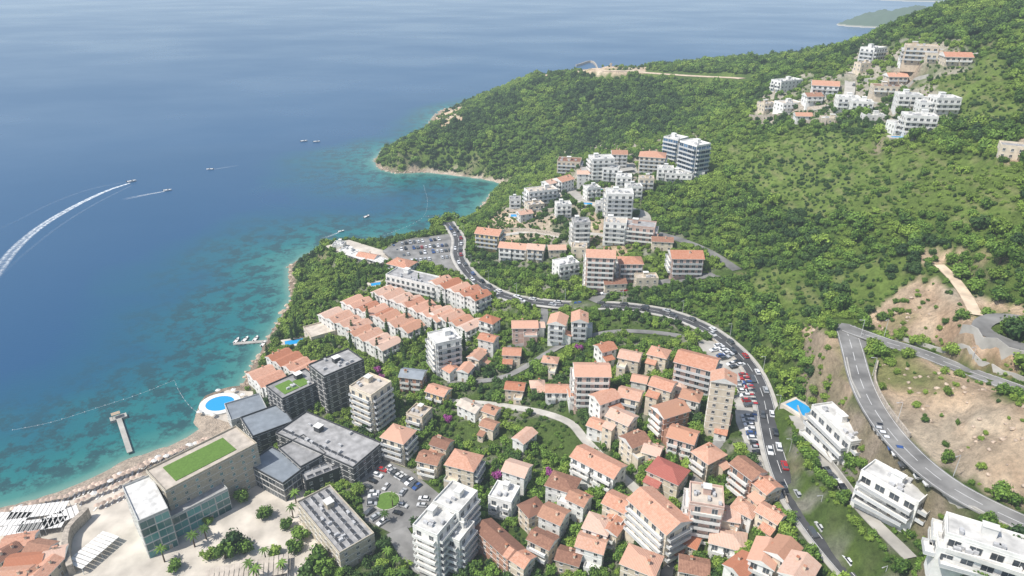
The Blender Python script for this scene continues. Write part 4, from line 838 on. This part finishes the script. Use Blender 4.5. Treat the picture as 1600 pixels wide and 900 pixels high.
def car(x,y,ang,grp,z=None,lab=None):
    global ncar
    for q in CARPOS:
        if (q[0]-x)**2+(q[1]-y)**2<4.5: return
    CARPOS.append((x,y))
    ci=random.choices(range(7),[30,18,14,16,4,7,11])[0]; cn,body,win=CAR[ci]
    z=hz(x,y) if z is None else z
    r=obj('car',None,(x,y,z),ang,label=(lab or f'{cn} car {grp[5:]}'),category='car',group=grp); sc_=random.uniform(.95,1.12); r.scale=(sc_,sc_,sc_)
    obj('body',body,parent=r); obj('windows',win,parent=r)
    for a_ in(-1.3,1.3):
        for b_ in(-.8,.8): obj('wheel',WH,(a_,b_,.33),parent=r)
    ncar+=1
def carsroad(c,dz,gap,off,grp,s0=0,s1=1):
    d=np.r_[0,np.cumsum(np.hypot(*np.diff(c[:,:2],axis=0).T))]; s_=d[-1]*s0+random.random()*gap
    while s_<d[-1]*s1:
        x=np.interp(s_,d,c[:,0]);y=np.interp(s_,d,c[:,1]);z=np.interp(s_,d,c[:,2]); x2=np.interp(s_+1,d,c[:,0]);y2=np.interp(s_+1,d,c[:,1]); an=math.atan2(y2-y,x2-x)
        car(x-math.sin(an)*off,y+math.cos(an)*off,an+(math.pi if off>0 else 0),grp,z+dz); s_+=gap*random.uniform(.75,1.6)
carsroad(main,.26,18,-1.75,'cars driving on the main road',.02,.97); carsroad(main,.26,11,1.75,'cars driving on the main road',.02,.97)
def carrow(u1,v1,u2,v2,n_,turn=90,grp='cars parked in the open car park'):
    a=hit(u1,v1);b2=hit(u2,v2); an=math.atan2(b2[1]-a[1],b2[0]-a[0])+math.radians(turn)
    for i in range(n_):
        if random.random()<.12: continue
        t=(i+.5)/n_; x,y=a[0]+(b2[0]-a[0])*t,a[1]+(b2[1]-a[1])*t; car(x,y,an+random.choice((0,math.pi))+random.uniform(-.04,.04),grp,hz(x,y)+.21)
for t in((612,388,695,374,13),(618,396,700,384,13),(628,403,706,392,12),(640,409,708,402,10),(1108,543,1150,578,8),(1120,540,1160,575,8),(1150,590,1172,640,7),(1160,585,1184,640,8),(1164,650,1186,715,9),(1174,650,1196,720,9)): carrow(*t)
for t in((572,765,600,735,7),(605,733,655,765,9),(665,775,655,805,6),(575,800,600,820,5),(600,762,640,775,6),(585,770,580,800,5),(632,790,615,812,4)): carrow(*t,grp='cars parked around the planted roundabout')
for t in((1366,668,1408,720,7),(1412,727,1460,763,6)): carrow(*t,75,grp='cars parked beside the hillside road')
for t in((925,268,985,262,6),(930,462,990,452,6),(1290,735,1330,785,5),(1335,130,1328,155,3)): carrow(*t,0,grp='cars parked on a side street')
print('cars',ncar)
x,y=atz(605,783,5.2); r=obj('roundabout',None,(x,y,5.18),label='circular planted island in the car park',category='roundabout')
mb=MB(); mb.frustum(0,0,0,.3,5.2,5.2,28); obj('kerb',mb.mesh('kerb',[M_conc]),parent=r); mb=MB(); mb.frustum(0,0,.302,.5,4.8,4.6,28); obj('lawn',mb.mesh('lawn',[M_grass]),parent=r)
lp=MB(); lp.frustum(0,0,0,7.5,.1,.06,8); lp.box(0,1.6,-.04,.04,7.4,7.5); lh=MB(); lh.box(1.1,1.9,-.12,.12,7.28,7.39); LP=lp.mesh('pole',[M_rail]); LH=lh.mesh('lamp_head',[M_unit])
for rd in(main,upper,upper2):
    for i in range(3,len(rd)-3,9):
        t=rd[i+1]-rd[i]; an=math.atan2(t[1],t[0]); x=rd[i,0]-math.sin(an)*4.4;y=rd[i,1]+math.cos(an)*4.4
        r=obj('street_lamp',None,(x,y,rd[i,2]+.3),an-math.pi/2,label='grey steel street lamp beside the road',category='street lamp',group='street lamps along the roads'); obj('pole',LP,parent=r); obj('lamp_head',LH,parent=r)
# ---------------------------------------------------------------- trees
def ico():
    t=(1+5**.5)/2; v=np.array([(-1,t,0),(1,t,0),(-1,-t,0),(1,-t,0),(0,-1,t),(0,1,t),(0,-1,-t),(0,1,-t),(t,0,-1),(t,0,1),(-t,0,-1),(-t,0,1)],float); v/=np.linalg.norm(v[0])
    f=np.array([(0,11,5),(0,5,1),(0,1,7),(0,7,10),(0,10,11),(1,5,9),(5,11,4),(11,10,2),(10,7,6),(7,1,8),(3,9,4),(3,4,2),(3,2,6),(3,6,8),(3,8,9),(4,9,5),(2,4,11),(6,2,10),(8,6,7),(9,8,1)]); return v,f
IV,IF=ico()
def crown(seed,nl=13,per=40,mode='broad',leaf=.15,mat=None,trunk=False):
    r=np.random.default_rng(seed); vs=[];fs=[];ti=[]; off=0
    for l in range(nl):
        if mode=='broad':
            d=r.normal(size=3); d/=np.linalg.norm(d); c=d*np.array([.70,.70,.45])*r.uniform(.45,1.1); c[2]+=.85; rad=r.uniform(.26,.50)
        elif mode=='cyp':
            t=l/(nl-1); c=np.array([r.normal()*.03,r.normal()*.03,.3+4.6*t]); rad=.5*math.sin(math.pi*min(.93,t*.8+.2))*r.uniform(.85,1.1)+.06
        elif mode=='pine':
            d=r.normal(size=3); d/=np.linalg.norm(d); c=d*np.array([.75,.75,.22])*r.uniform(.4,1); c[2]+=1.5; rad=r.uniform(.28,.42)
        lt=r.uniform(-.12,.15)
        v=IV*rad*.82*r.uniform(.85,1.1,(12,1))+c; vs.append(v); fs+= [tuple(f+off) for f in IF]; ti+=[.08+.1*lt]*12; off+=12  # lobe core coloured dark to paint the shade in gaps between leaves
        for k in range(per):
            d=r.normal(size=3); d[2]+=.35; d/=np.linalg.norm(d); p=c+d*rad*r.uniform(.82,1.25)
            nn_=d+r.normal(size=3)*.45; nn_/=np.linalg.norm(nn_); a=np.cross(nn_,r.normal(size=3)); a/=np.linalg.norm(a); b=np.cross(nn_,a); s_=leaf*r.uniform(.5,1.2)
            vs.append(np.array([p+a*s_,p+b*s_*.75,p-a*s_,p-b*s_*.7])); fs.append((off,off+1,off+2,off+3)); off+=4
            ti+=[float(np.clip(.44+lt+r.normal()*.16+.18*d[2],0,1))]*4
    me=bpy.data.meshes.new('crown'); V=np.concatenate(vs)
    me.from_pydata(V.tolist(),[],fs); at_=me.attributes.new('tint','FLOAT','POINT'); at_.data.foreach_set('value',np.array(ti,np.float32))
    me.materials.append(mat or M_leaf); me.update(); return me
def trunkmesh(h=1.0,mode='b'):
    mb=MB(); mb.frustum(0,0,-.35,h*.75,.11,.07,7)
    if mode=='b':
        for k in range(4):
            a=k*1.6; i=len(mb.v); dx,dy=math.cos(a)*.4,math.sin(a)*.4
            for z,rr,t in((h*.45,.05,0),(h*1.0,.025,1)):
                for q in range(5):
                    b_=2*math.pi*q/5; mb.v.append((dx*t+rr*math.cos(b_),dy*t+rr*math.sin(b_),z))
            for q in range(5): mb.f.append((i+q,i+(q+1)%5,i+5+(q+1)%5,i+5+q)); mb.m.append(0)
    return mb.mesh('trunk',[M_bark])
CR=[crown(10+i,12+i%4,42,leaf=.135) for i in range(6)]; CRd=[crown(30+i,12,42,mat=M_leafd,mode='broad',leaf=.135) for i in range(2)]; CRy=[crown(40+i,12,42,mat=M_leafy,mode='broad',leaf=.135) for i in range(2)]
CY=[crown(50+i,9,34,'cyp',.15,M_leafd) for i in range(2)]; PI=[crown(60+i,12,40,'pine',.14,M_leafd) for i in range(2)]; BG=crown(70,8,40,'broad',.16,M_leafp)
TB=trunkmesh(.9);TP=trunkmesh(1.7); TC=trunkmesh(.6,'c')
pl=MB()
for k in range(14):
    a=k*2.4; tilt=.5+.5*(k%3)/2; prev=None; L_n=6
    for s_ in range(L_n+1):
        t=s_/L_n; rr=2.6*t; z=1.2*math.sin(t*2.2)*(1.2-tilt)-1.1*tilt*t*t*1.6; w=.32*math.sin(math.pi*min(1,t+.12))+.02
        p=(rr*math.cos(a),rr*math.sin(a),z); A_=(p[0]-math.sin(a)*w,p[1]+math.cos(a)*w,z-.1); B_=(p[0]+math.sin(a)*w,p[1]-math.cos(a)*w,z-.1)
        if prev: pl.face([prev[1],A_,p,prev[0]]); pl.face([prev[0],p,B_,prev[2]])
        prev=(p,A_,B_)
PL=pl.mesh('crown',[M_leaf]); at_=PL.attributes.new('tint','FLOAT','POINT'); at_.data.foreach_set('value',np.full(len(PL.vertices),.4,np.float32))
pt=MB(); pt.frustum(0,0,-.5,6.2,.28,.18,8); PT=pt.mesh('trunk',[M_bark])
def tree(x,y,s_,kind='broad',lab=None):
    z=hz(x,y)
    nm={'broad':'broadleaf_tree','yel':'broadleaf_tree','dark':'broadleaf_tree','cyp':'cypress_tree','pine':'pine_tree','palm':'palm_tree','bg':'bougainvillea'}[kind]
    lb=lab or {'broad':'leafy green broadleaf tree growing between houses','yel':'bright yellow-green broadleaf tree growing between houses','dark':'dense dark green tree growing between houses','cyp':'tall narrow dark green cypress beside villas','pine':'spreading umbrella pine with dark green crown','palm':'palm tree with arching fronds on the plaza','bg':'purple flowering bougainvillea beside a house'}[kind]
    r=obj(nm,None,(x,y,z),random.random()*6.28,label=lb,category='tree' if kind!='bg' else 'plant',scale=(s_,s_,s_*random.uniform(.85,1.15)))
    if kind=='palm': obj('trunk',PT,parent=r); obj('crown',PL,(0,0,6.1),parent=r); return
    c,t={'broad':(random.choice(CR),TB),'yel':(random.choice(CRy),TB),'dark':(random.choice(CRd),TB),'cyp':(random.choice(CY),TC),'pine':(random.choice(PI),TP),'bg':(BG,TB)}[kind]
    obj('trunk',t,parent=r); obj('crown',c,parent=r)
def clear(X,Y,m=0.0,roads=True):
    ok=np.ones(X.shape,bool)
    for x,y,w,d,th in FOOT:
        dx=X-x;dy=Y-y; u=dx*math.cos(th)+dy*math.sin(th); v=-dx*math.sin(th)+dy*math.cos(th); ok&=~((np.abs(u)<w+m)&(np.abs(v)<d+m))
    for nm,c,hw,mat in ROADS:
        for p in c[::1]:
            ok&=((X-p[0])**2+(Y-p[1])**2)>(hw+1.4+m)**2
    for nm,w,z,mat,dz in PLAZA: ok&=pdist(X,Y,w)>1.0+m
    return ok
ntree=0
for u,v,s_,k in((378,775,3.6,'broad'),(365,845,5.5,'dark'),(350,862,4,'broad'),(412,800,3.6,'broad'),(272,882,3,'broad'),(495,872,5,'broad'),(470,830,4,'broad'),(510,890,4.5,'broad'),(325,865,3,'yel'),(448,815,3,'broad'),(570,670,3.4,'dark'),(575,690,3.5,'dark'),(325,815,2.2,'broad'),(430,860,3,'yel'),(460,855,3.4,'broad'),(480,895,4,'dark'),(380,858,3.5,'broad')):
    x,y,z=hit(u,v,s_*.9); tree(x,y,s_,k,'leafy green tree standing on the paved plaza'); ntree+=1
for u,v in((252,860),(248,826),(412,858),(388,880),(400,895),(215,800),(300,838),(318,825),(455,792),(460,770),(605,860),(620,875),(628,895),(440,880),(285,790),(600,800),(612,775),(238,800)):
    x,y,z=hit(u,v,6); tree(x,y,random.uniform(.8,1.15),'palm'); ntree+=1
cyps=[(624,520),(628,540),(632,555),(672,495),(676,510),(640,478),(660,520),(585,470),(612,560),(655,445),(700,510),(560,430),(690,470),(636,500),(648,530),(550,520),(530,440),(745,480),(720,470),(610,440),(668,555),(522,535),(604,515),(672,480),(418,555),(455,520),(462,515),(725,535),(575,500),(590,550),(548,535)]
for u,v in cyps:
    x,y,z=hit(u,v,5); tree(x,y,random.uniform(1.9,2.6),'cyp'); ntree+=1
for u,v in((775,745),(783,740),(590,580),(598,588),(850,870),(860,740),(700,655),(905,545)):
    x,y,z=hit(u,v,2); tree(x,y,random.uniform(1.8,2.5),'bg')
upT=[(740,400),(760,345),(800,300),(880,235),(1100,200),(1120,260),(1010,290),(1000,340),(1090,380),(1100,420),(900,450)]
def scatter(n_,kind):
    X=rng.uniform(-330,620,n_); Y=rng.uniform(60,1350 if kind=='tree' else 680,n_)
    zz=np.maximum(interp(Z,X,Y),0); u,v,dep=proj(X,Y,zz)
    k=(u>-120)&(u<1740)&(v>-60)&(v<1010)&(dep>0); X,Y,zz,u,v,dep=[q[k] for q in(X,Y,zz,u,v,dep)]
    sdv=sdist(X,Y); k=(sdv>4.0); X,Y,zz,u,v,dep,sdv=[q[k] for q in(X,Y,zz,u,v,dep,sdv)]
    uj=u+(vnoise(X,Y,14,31)-.5)*22; vj=v+(vnoise(X,Y,14,32)-.5)*14
    isV=inpoly(u,v,villa); isT=inpoly(u,v,town)|inpoly(u,v,condo)|isV
    noT=inpoly(u,v,[(-900,1100),(-900,700),(100,700),(345,620),(470,760),(540,1100)])
    isB=np.zeros(X.shape,bool)
    for p in bare: isB|=inpoly(uj,vj,p)
    isG=np.zeros(X.shape,bool)
    for p in grassy: isG|=inpoly(uj,vj,p)
    isU=inpoly(u,v,upT)
    dn=vnoise(X,Y,30,21)*.6+vnoise(X,Y,11,22)*.4
    if kind=='tree':
        pr=np.where(isT,1.0,np.clip((dn-.18)*5,.25,1.0)); pr=np.where(isV,.30,pr); pr=np.where(isU,.40,pr); pr=np.where(isB&~isT,np.where(dn>.62,.35,.03),pr); pr=np.where(isG,np.where(isT,.14,.30)*np.clip(dn*2.6-.5,0,1.3),pr)
        pr=np.where((sdv<9)&~isT,pr*.6,pr)
    else:
        pr=np.where(isT,.7,.8); pr=np.where(isU,.4,pr); pr=np.where(isV,.35,pr); pr=np.where(isG,.38,pr); pr=np.where(isB&~isT,.09,pr); pr=np.where(isG&isT,.3,pr)
    pr=np.where(noT,0,pr)
    k=rng.random(X.shape)<pr; X,Y,zz,u,v,dep,isT,isB,isG=[q[k] for q in(X,Y,zz,u,v,dep,isT,isB,isG)]
    if kind=='tree':
        size=np.where(isT,rng.uniform(1.3,3.1,X.shape),np.clip(rng.gamma(6,.41,X.shape),1.1,5.0)); size=np.where(isB|isG,size*.55,size); size=np.where(dep>620,size*1.1,size)
    else: size=rng.uniform(.45,1.2,X.shape)
    ok=np.ones(X.shape,bool); near=dep<620
    idx=np.where(near)[0]; ok[idx]=clear(X[idx],Y[idx],.1 if kind=='tree' else -.6)
    for nm,c,hw,mat in ROADS:
        rr_=hw+(9 if nm=='path' and hw>4 else 2)
        for p in c: ok&=~((~near)&((X-p[0])**2+(Y-p[1])**2<rr_**2))
    return [q[ok] for q in(X,Y,zz,u,v,dep,isT,size)]
X,Y,zz,u,v,dep,isT,size=scatter(210000,'tree')
order=rng.permutation(len(X)); keep=[]; cell={}
for i in order:
    r_=size[i]*.58; cx,cy=int(X[i]//5),int(Y[i]//5); bad=False
    for a_ in(-1,0,1):
        for b_ in(-1,0,1):
            for j in cell.get((cx+a_,cy+b_),()):
                if (X[i]-X[j])**2+(Y[i]-Y[j])**2<(r_+size[j]*.46)**2*.72: bad=True;break
            if bad:break
        if bad:break
    if not bad: keep.append(i); cell.setdefault((cx,cy),[]).append(i)
keep=np.array(keep); print('trees total',len(keep))
inv=(u[keep]>-10)&(u[keep]<1610)&(v[keep]<915)
sc=np.where(inv,size[keep]/dep[keep],0); o2=keep[np.argsort(-sc)]
indiv=o2[:300-ntree]; rest=o2[300-ntree:]
for i in indiv:
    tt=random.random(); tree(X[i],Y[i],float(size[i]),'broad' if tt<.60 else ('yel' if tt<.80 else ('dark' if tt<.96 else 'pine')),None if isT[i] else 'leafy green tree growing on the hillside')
src=bpy.data.collections.new('tree_sources')
for i,cme in enumerate(CR[:4]+CRd+CRy):
    me=cme.copy(); o=bpy.data.objects.new('aa_src_%d'%i,me); src.objects.link(o)
ng=bpy.data.node_groups.new('scatter','GeometryNodeTree'); ng.interface.new_socket('Geometry',in_out='INPUT',socket_type='NodeSocketGeometry'); ng.interface.new_socket('Geometry',in_out='OUTPUT',socket_type='NodeSocketGeometry')
gi=ng.nodes.new('NodeGroupInput');go=ng.nodes.new('NodeGroupOutput'); ip=ng.nodes.new('GeometryNodeInstanceOnPoints'); ci=ng.nodes.new('GeometryNodeCollectionInfo'); ci.inputs['Collection'].default_value=src; ci.inputs['Separate Children'].default_value=True; ci.inputs['Reset Children'].default_value=True
def na(name,t):
    q=ng.nodes.new('GeometryNodeInputNamedAttribute'); q.data_type=t; q.inputs['Name'].default_value=name; return q.outputs[0]
ng.links.new(gi.outputs[0],ip.inputs['Points']); ng.links.new(ci.outputs[0],ip.inputs['Instance']); ip.inputs['Pick Instance'].default_value=True
ng.links.new(na('idx','INT'),ip.inputs['Instance Index']); ng.links.new(na('scl','FLOAT_VECTOR'),ip.inputs['Scale'])
e2r=ng.nodes.new('FunctionNodeEulerToRotation'); ng.links.new(na('rot','FLOAT_VECTOR'),e2r.inputs[0]); ng.links.new(e2r.outputs[0],ip.inputs['Rotation'])
ng.links.new(ip.outputs[0],go.inputs[0])
def stuff(name,X,Y,zz,sz,label):
    pts=np.stack([X,Y,zz-.25*sz],-1)
    me=bpy.data.meshes.new(name); me.vertices.add(len(pts)); me.vertices.foreach_set('co',pts.astype(np.float32).ravel())
    a1=me.attributes.new('scl','FLOAT_VECTOR','POINT'); sv=np.stack([sz*rng.uniform(.8,1.25,len(sz)),sz*rng.uniform(.8,1.25,len(sz)),sz*rng.uniform(.75,1.3,len(sz))],-1); a1.data.foreach_set('vector',sv.astype(np.float32).ravel())
    a2=me.attributes.new('rot','FLOAT_VECTOR','POINT'); rv=np.stack([sz*0,sz*0,rng.uniform(0,6.28,len(sz))],-1); a2.data.foreach_set('vector',rv.astype(np.float32).ravel())
    f=vnoise(X,Y,38,77)*.6+vnoise(X,Y,13,78)*.4+rng.normal(0,.10,len(X))
    f=f-np.where(Y>650,.10,0)
    ii=rng.integers(0,4,len(sz)); ii=np.where(f>.58,rng.integers(6,8,len(sz)),ii); ii=np.where(f<.33,rng.integers(4,6,len(sz)),ii)
    a3=me.attributes.new('idx','INT','POINT'); a3.data.foreach_set('value',ii.astype(np.int32))
    me.update(); wo=obj(name,me,kind='stuff',label=label,category=name)
    md=wo.modifiers.new('scatter','NODES'); md.node_group=ng
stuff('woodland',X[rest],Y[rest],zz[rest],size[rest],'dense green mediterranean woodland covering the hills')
sX,sY,sz_,su,sv_,sd_,sT,ss=scatter(130000,'shrub'); print('shrubs',len(sX))
stuff('shrubs',sX,sY,sz_,ss,'low green scrub covering slopes and gardens')
rx=rng.uniform(-330,420,60000); ry=rng.uniform(100,1000,60000); rz=interp(Z,rx,ry); ru,rv,_=proj(rx,ry,np.maximum(rz,0)); rsd=sdist(rx,ry)
inb=np.zeros(rx.shape,bool)
for p in bare[:3]+[bare[6]]: inb|=inpoly(ru,rv,p)
sh_=(rsd>-1.5)&(rsd<4)&~inpoly(ru,rv,[(-900,1000),(-900,700),(100,700),(345,640),(380,662),(210,760),(20,815)])&~((ru>665)&(ru<800)&(rv>262)&(rv<300))
inb&=rng.random(rx.shape)<.5
kk=np.where((inb|sh_)&(interp(RM,rx,ry)<.05))[0][:4000]; vs=[];fs=[]; off=0
for i in kk:
    r_=rng.uniform(.25,1.0)*(1.7 if sh_[i] else 1); v_=IV*r_*rng.uniform(.6,1.2,(12,1))*np.array([1.2,1,.7])+np.array([rx[i],ry[i],max(rz[i],-.3)+r_*.2]); vs.append(v_); fs.append(IF+off); off+=12
me=bpy.data.meshes.new('rubble'); fastmesh(me,np.concatenate(vs),np.concatenate(fs),False); me.materials.append(simple('rubble_rock',(.54,.43,.33),.95,var=.3,nscale=.4)); obj('rubble',me,kind='stuff',label='loose pale rocks on cut slopes and shore',category='rocks')
print('objs',len(bpy.data.objects))
# ---------------------------------------------------------------- light, world, haze, camera
sunv=Vector((-.75,-.34,1.25)).normalized(); el=math.asin(sunv.z); az=math.atan2(sunv.x,sunv.y)
w=bpy.data.worlds.new('World'); scene.world=w; w.use_nodes=True; nt=w.node_tree; sk=nt.nodes.new('ShaderNodeTexSky'); sk.sky_type='NISHITA'; sk.sun_disc=False; sk.sun_elevation=el; sk.sun_rotation=az; sk.altitude=100; sk.dust_density=2.0
nt.links.new(sk.outputs[0],nt.nodes['Background'].inputs[0]); nt.nodes['Background'].inputs[1].default_value=.15
sl=bpy.data.lights.new('sun','SUN'); sl.energy=4.9; sl.angle=math.radians(.5); sl.color=(1,.96,.90); so=bpy.data.objects.new('sun',sl); so.rotation_euler=sunv.to_track_quat('Z','Y').to_euler(); col.objects.link(so)
hb=MB(); hb.box(-59000,59000,-3000,59000,-20,320); m=bpy.data.materials.new('glowing_haze'); m.use_nodes=True; nt=m.node_tree; nt.nodes.clear()
out=nt.nodes.new('ShaderNodeOutputMaterial'); va=nt.nodes.new('ShaderNodeVolumeAbsorption'); va.inputs['Color'].default_value=(0,0,0,1); va.inputs['Density'].default_value=1.5e-4
em=nt.nodes.new('ShaderNodeEmission'); em.inputs['Color'].default_value=(.65,.79,.92,1); em.inputs['Strength'].default_value=1.58e-4; ad=nt.nodes.new('ShaderNodeAddShader')  # haze box glows by itself, standing in for sunlight scattered in the air
nt.links.new(va.outputs[0],ad.inputs[0]); nt.links.new(em.outputs[0],ad.inputs[1]); nt.links.new(ad.outputs[0],out.inputs['Volume'])
obj('sky',hb.mesh('sky',[m]),kind='structure',label='thin self-glowing haze volume over the bay',category='sky')
cd=bpy.data.cameras.new('camera'); cd.sensor_width=36; cd.lens=36*F/1600; cd.clip_end=200000; cd.clip_start=1; cam=bpy.data.objects.new('camera',cd); cam.location=(0,0,HC); cam.rotation_euler=(math.pi/2-PITCH,0,0); col.objects.link(cam); scene.camera=cam
scene.view_settings.view_transform='Standard'; scene.view_settings.look='None'; scene.view_settings.exposure=0
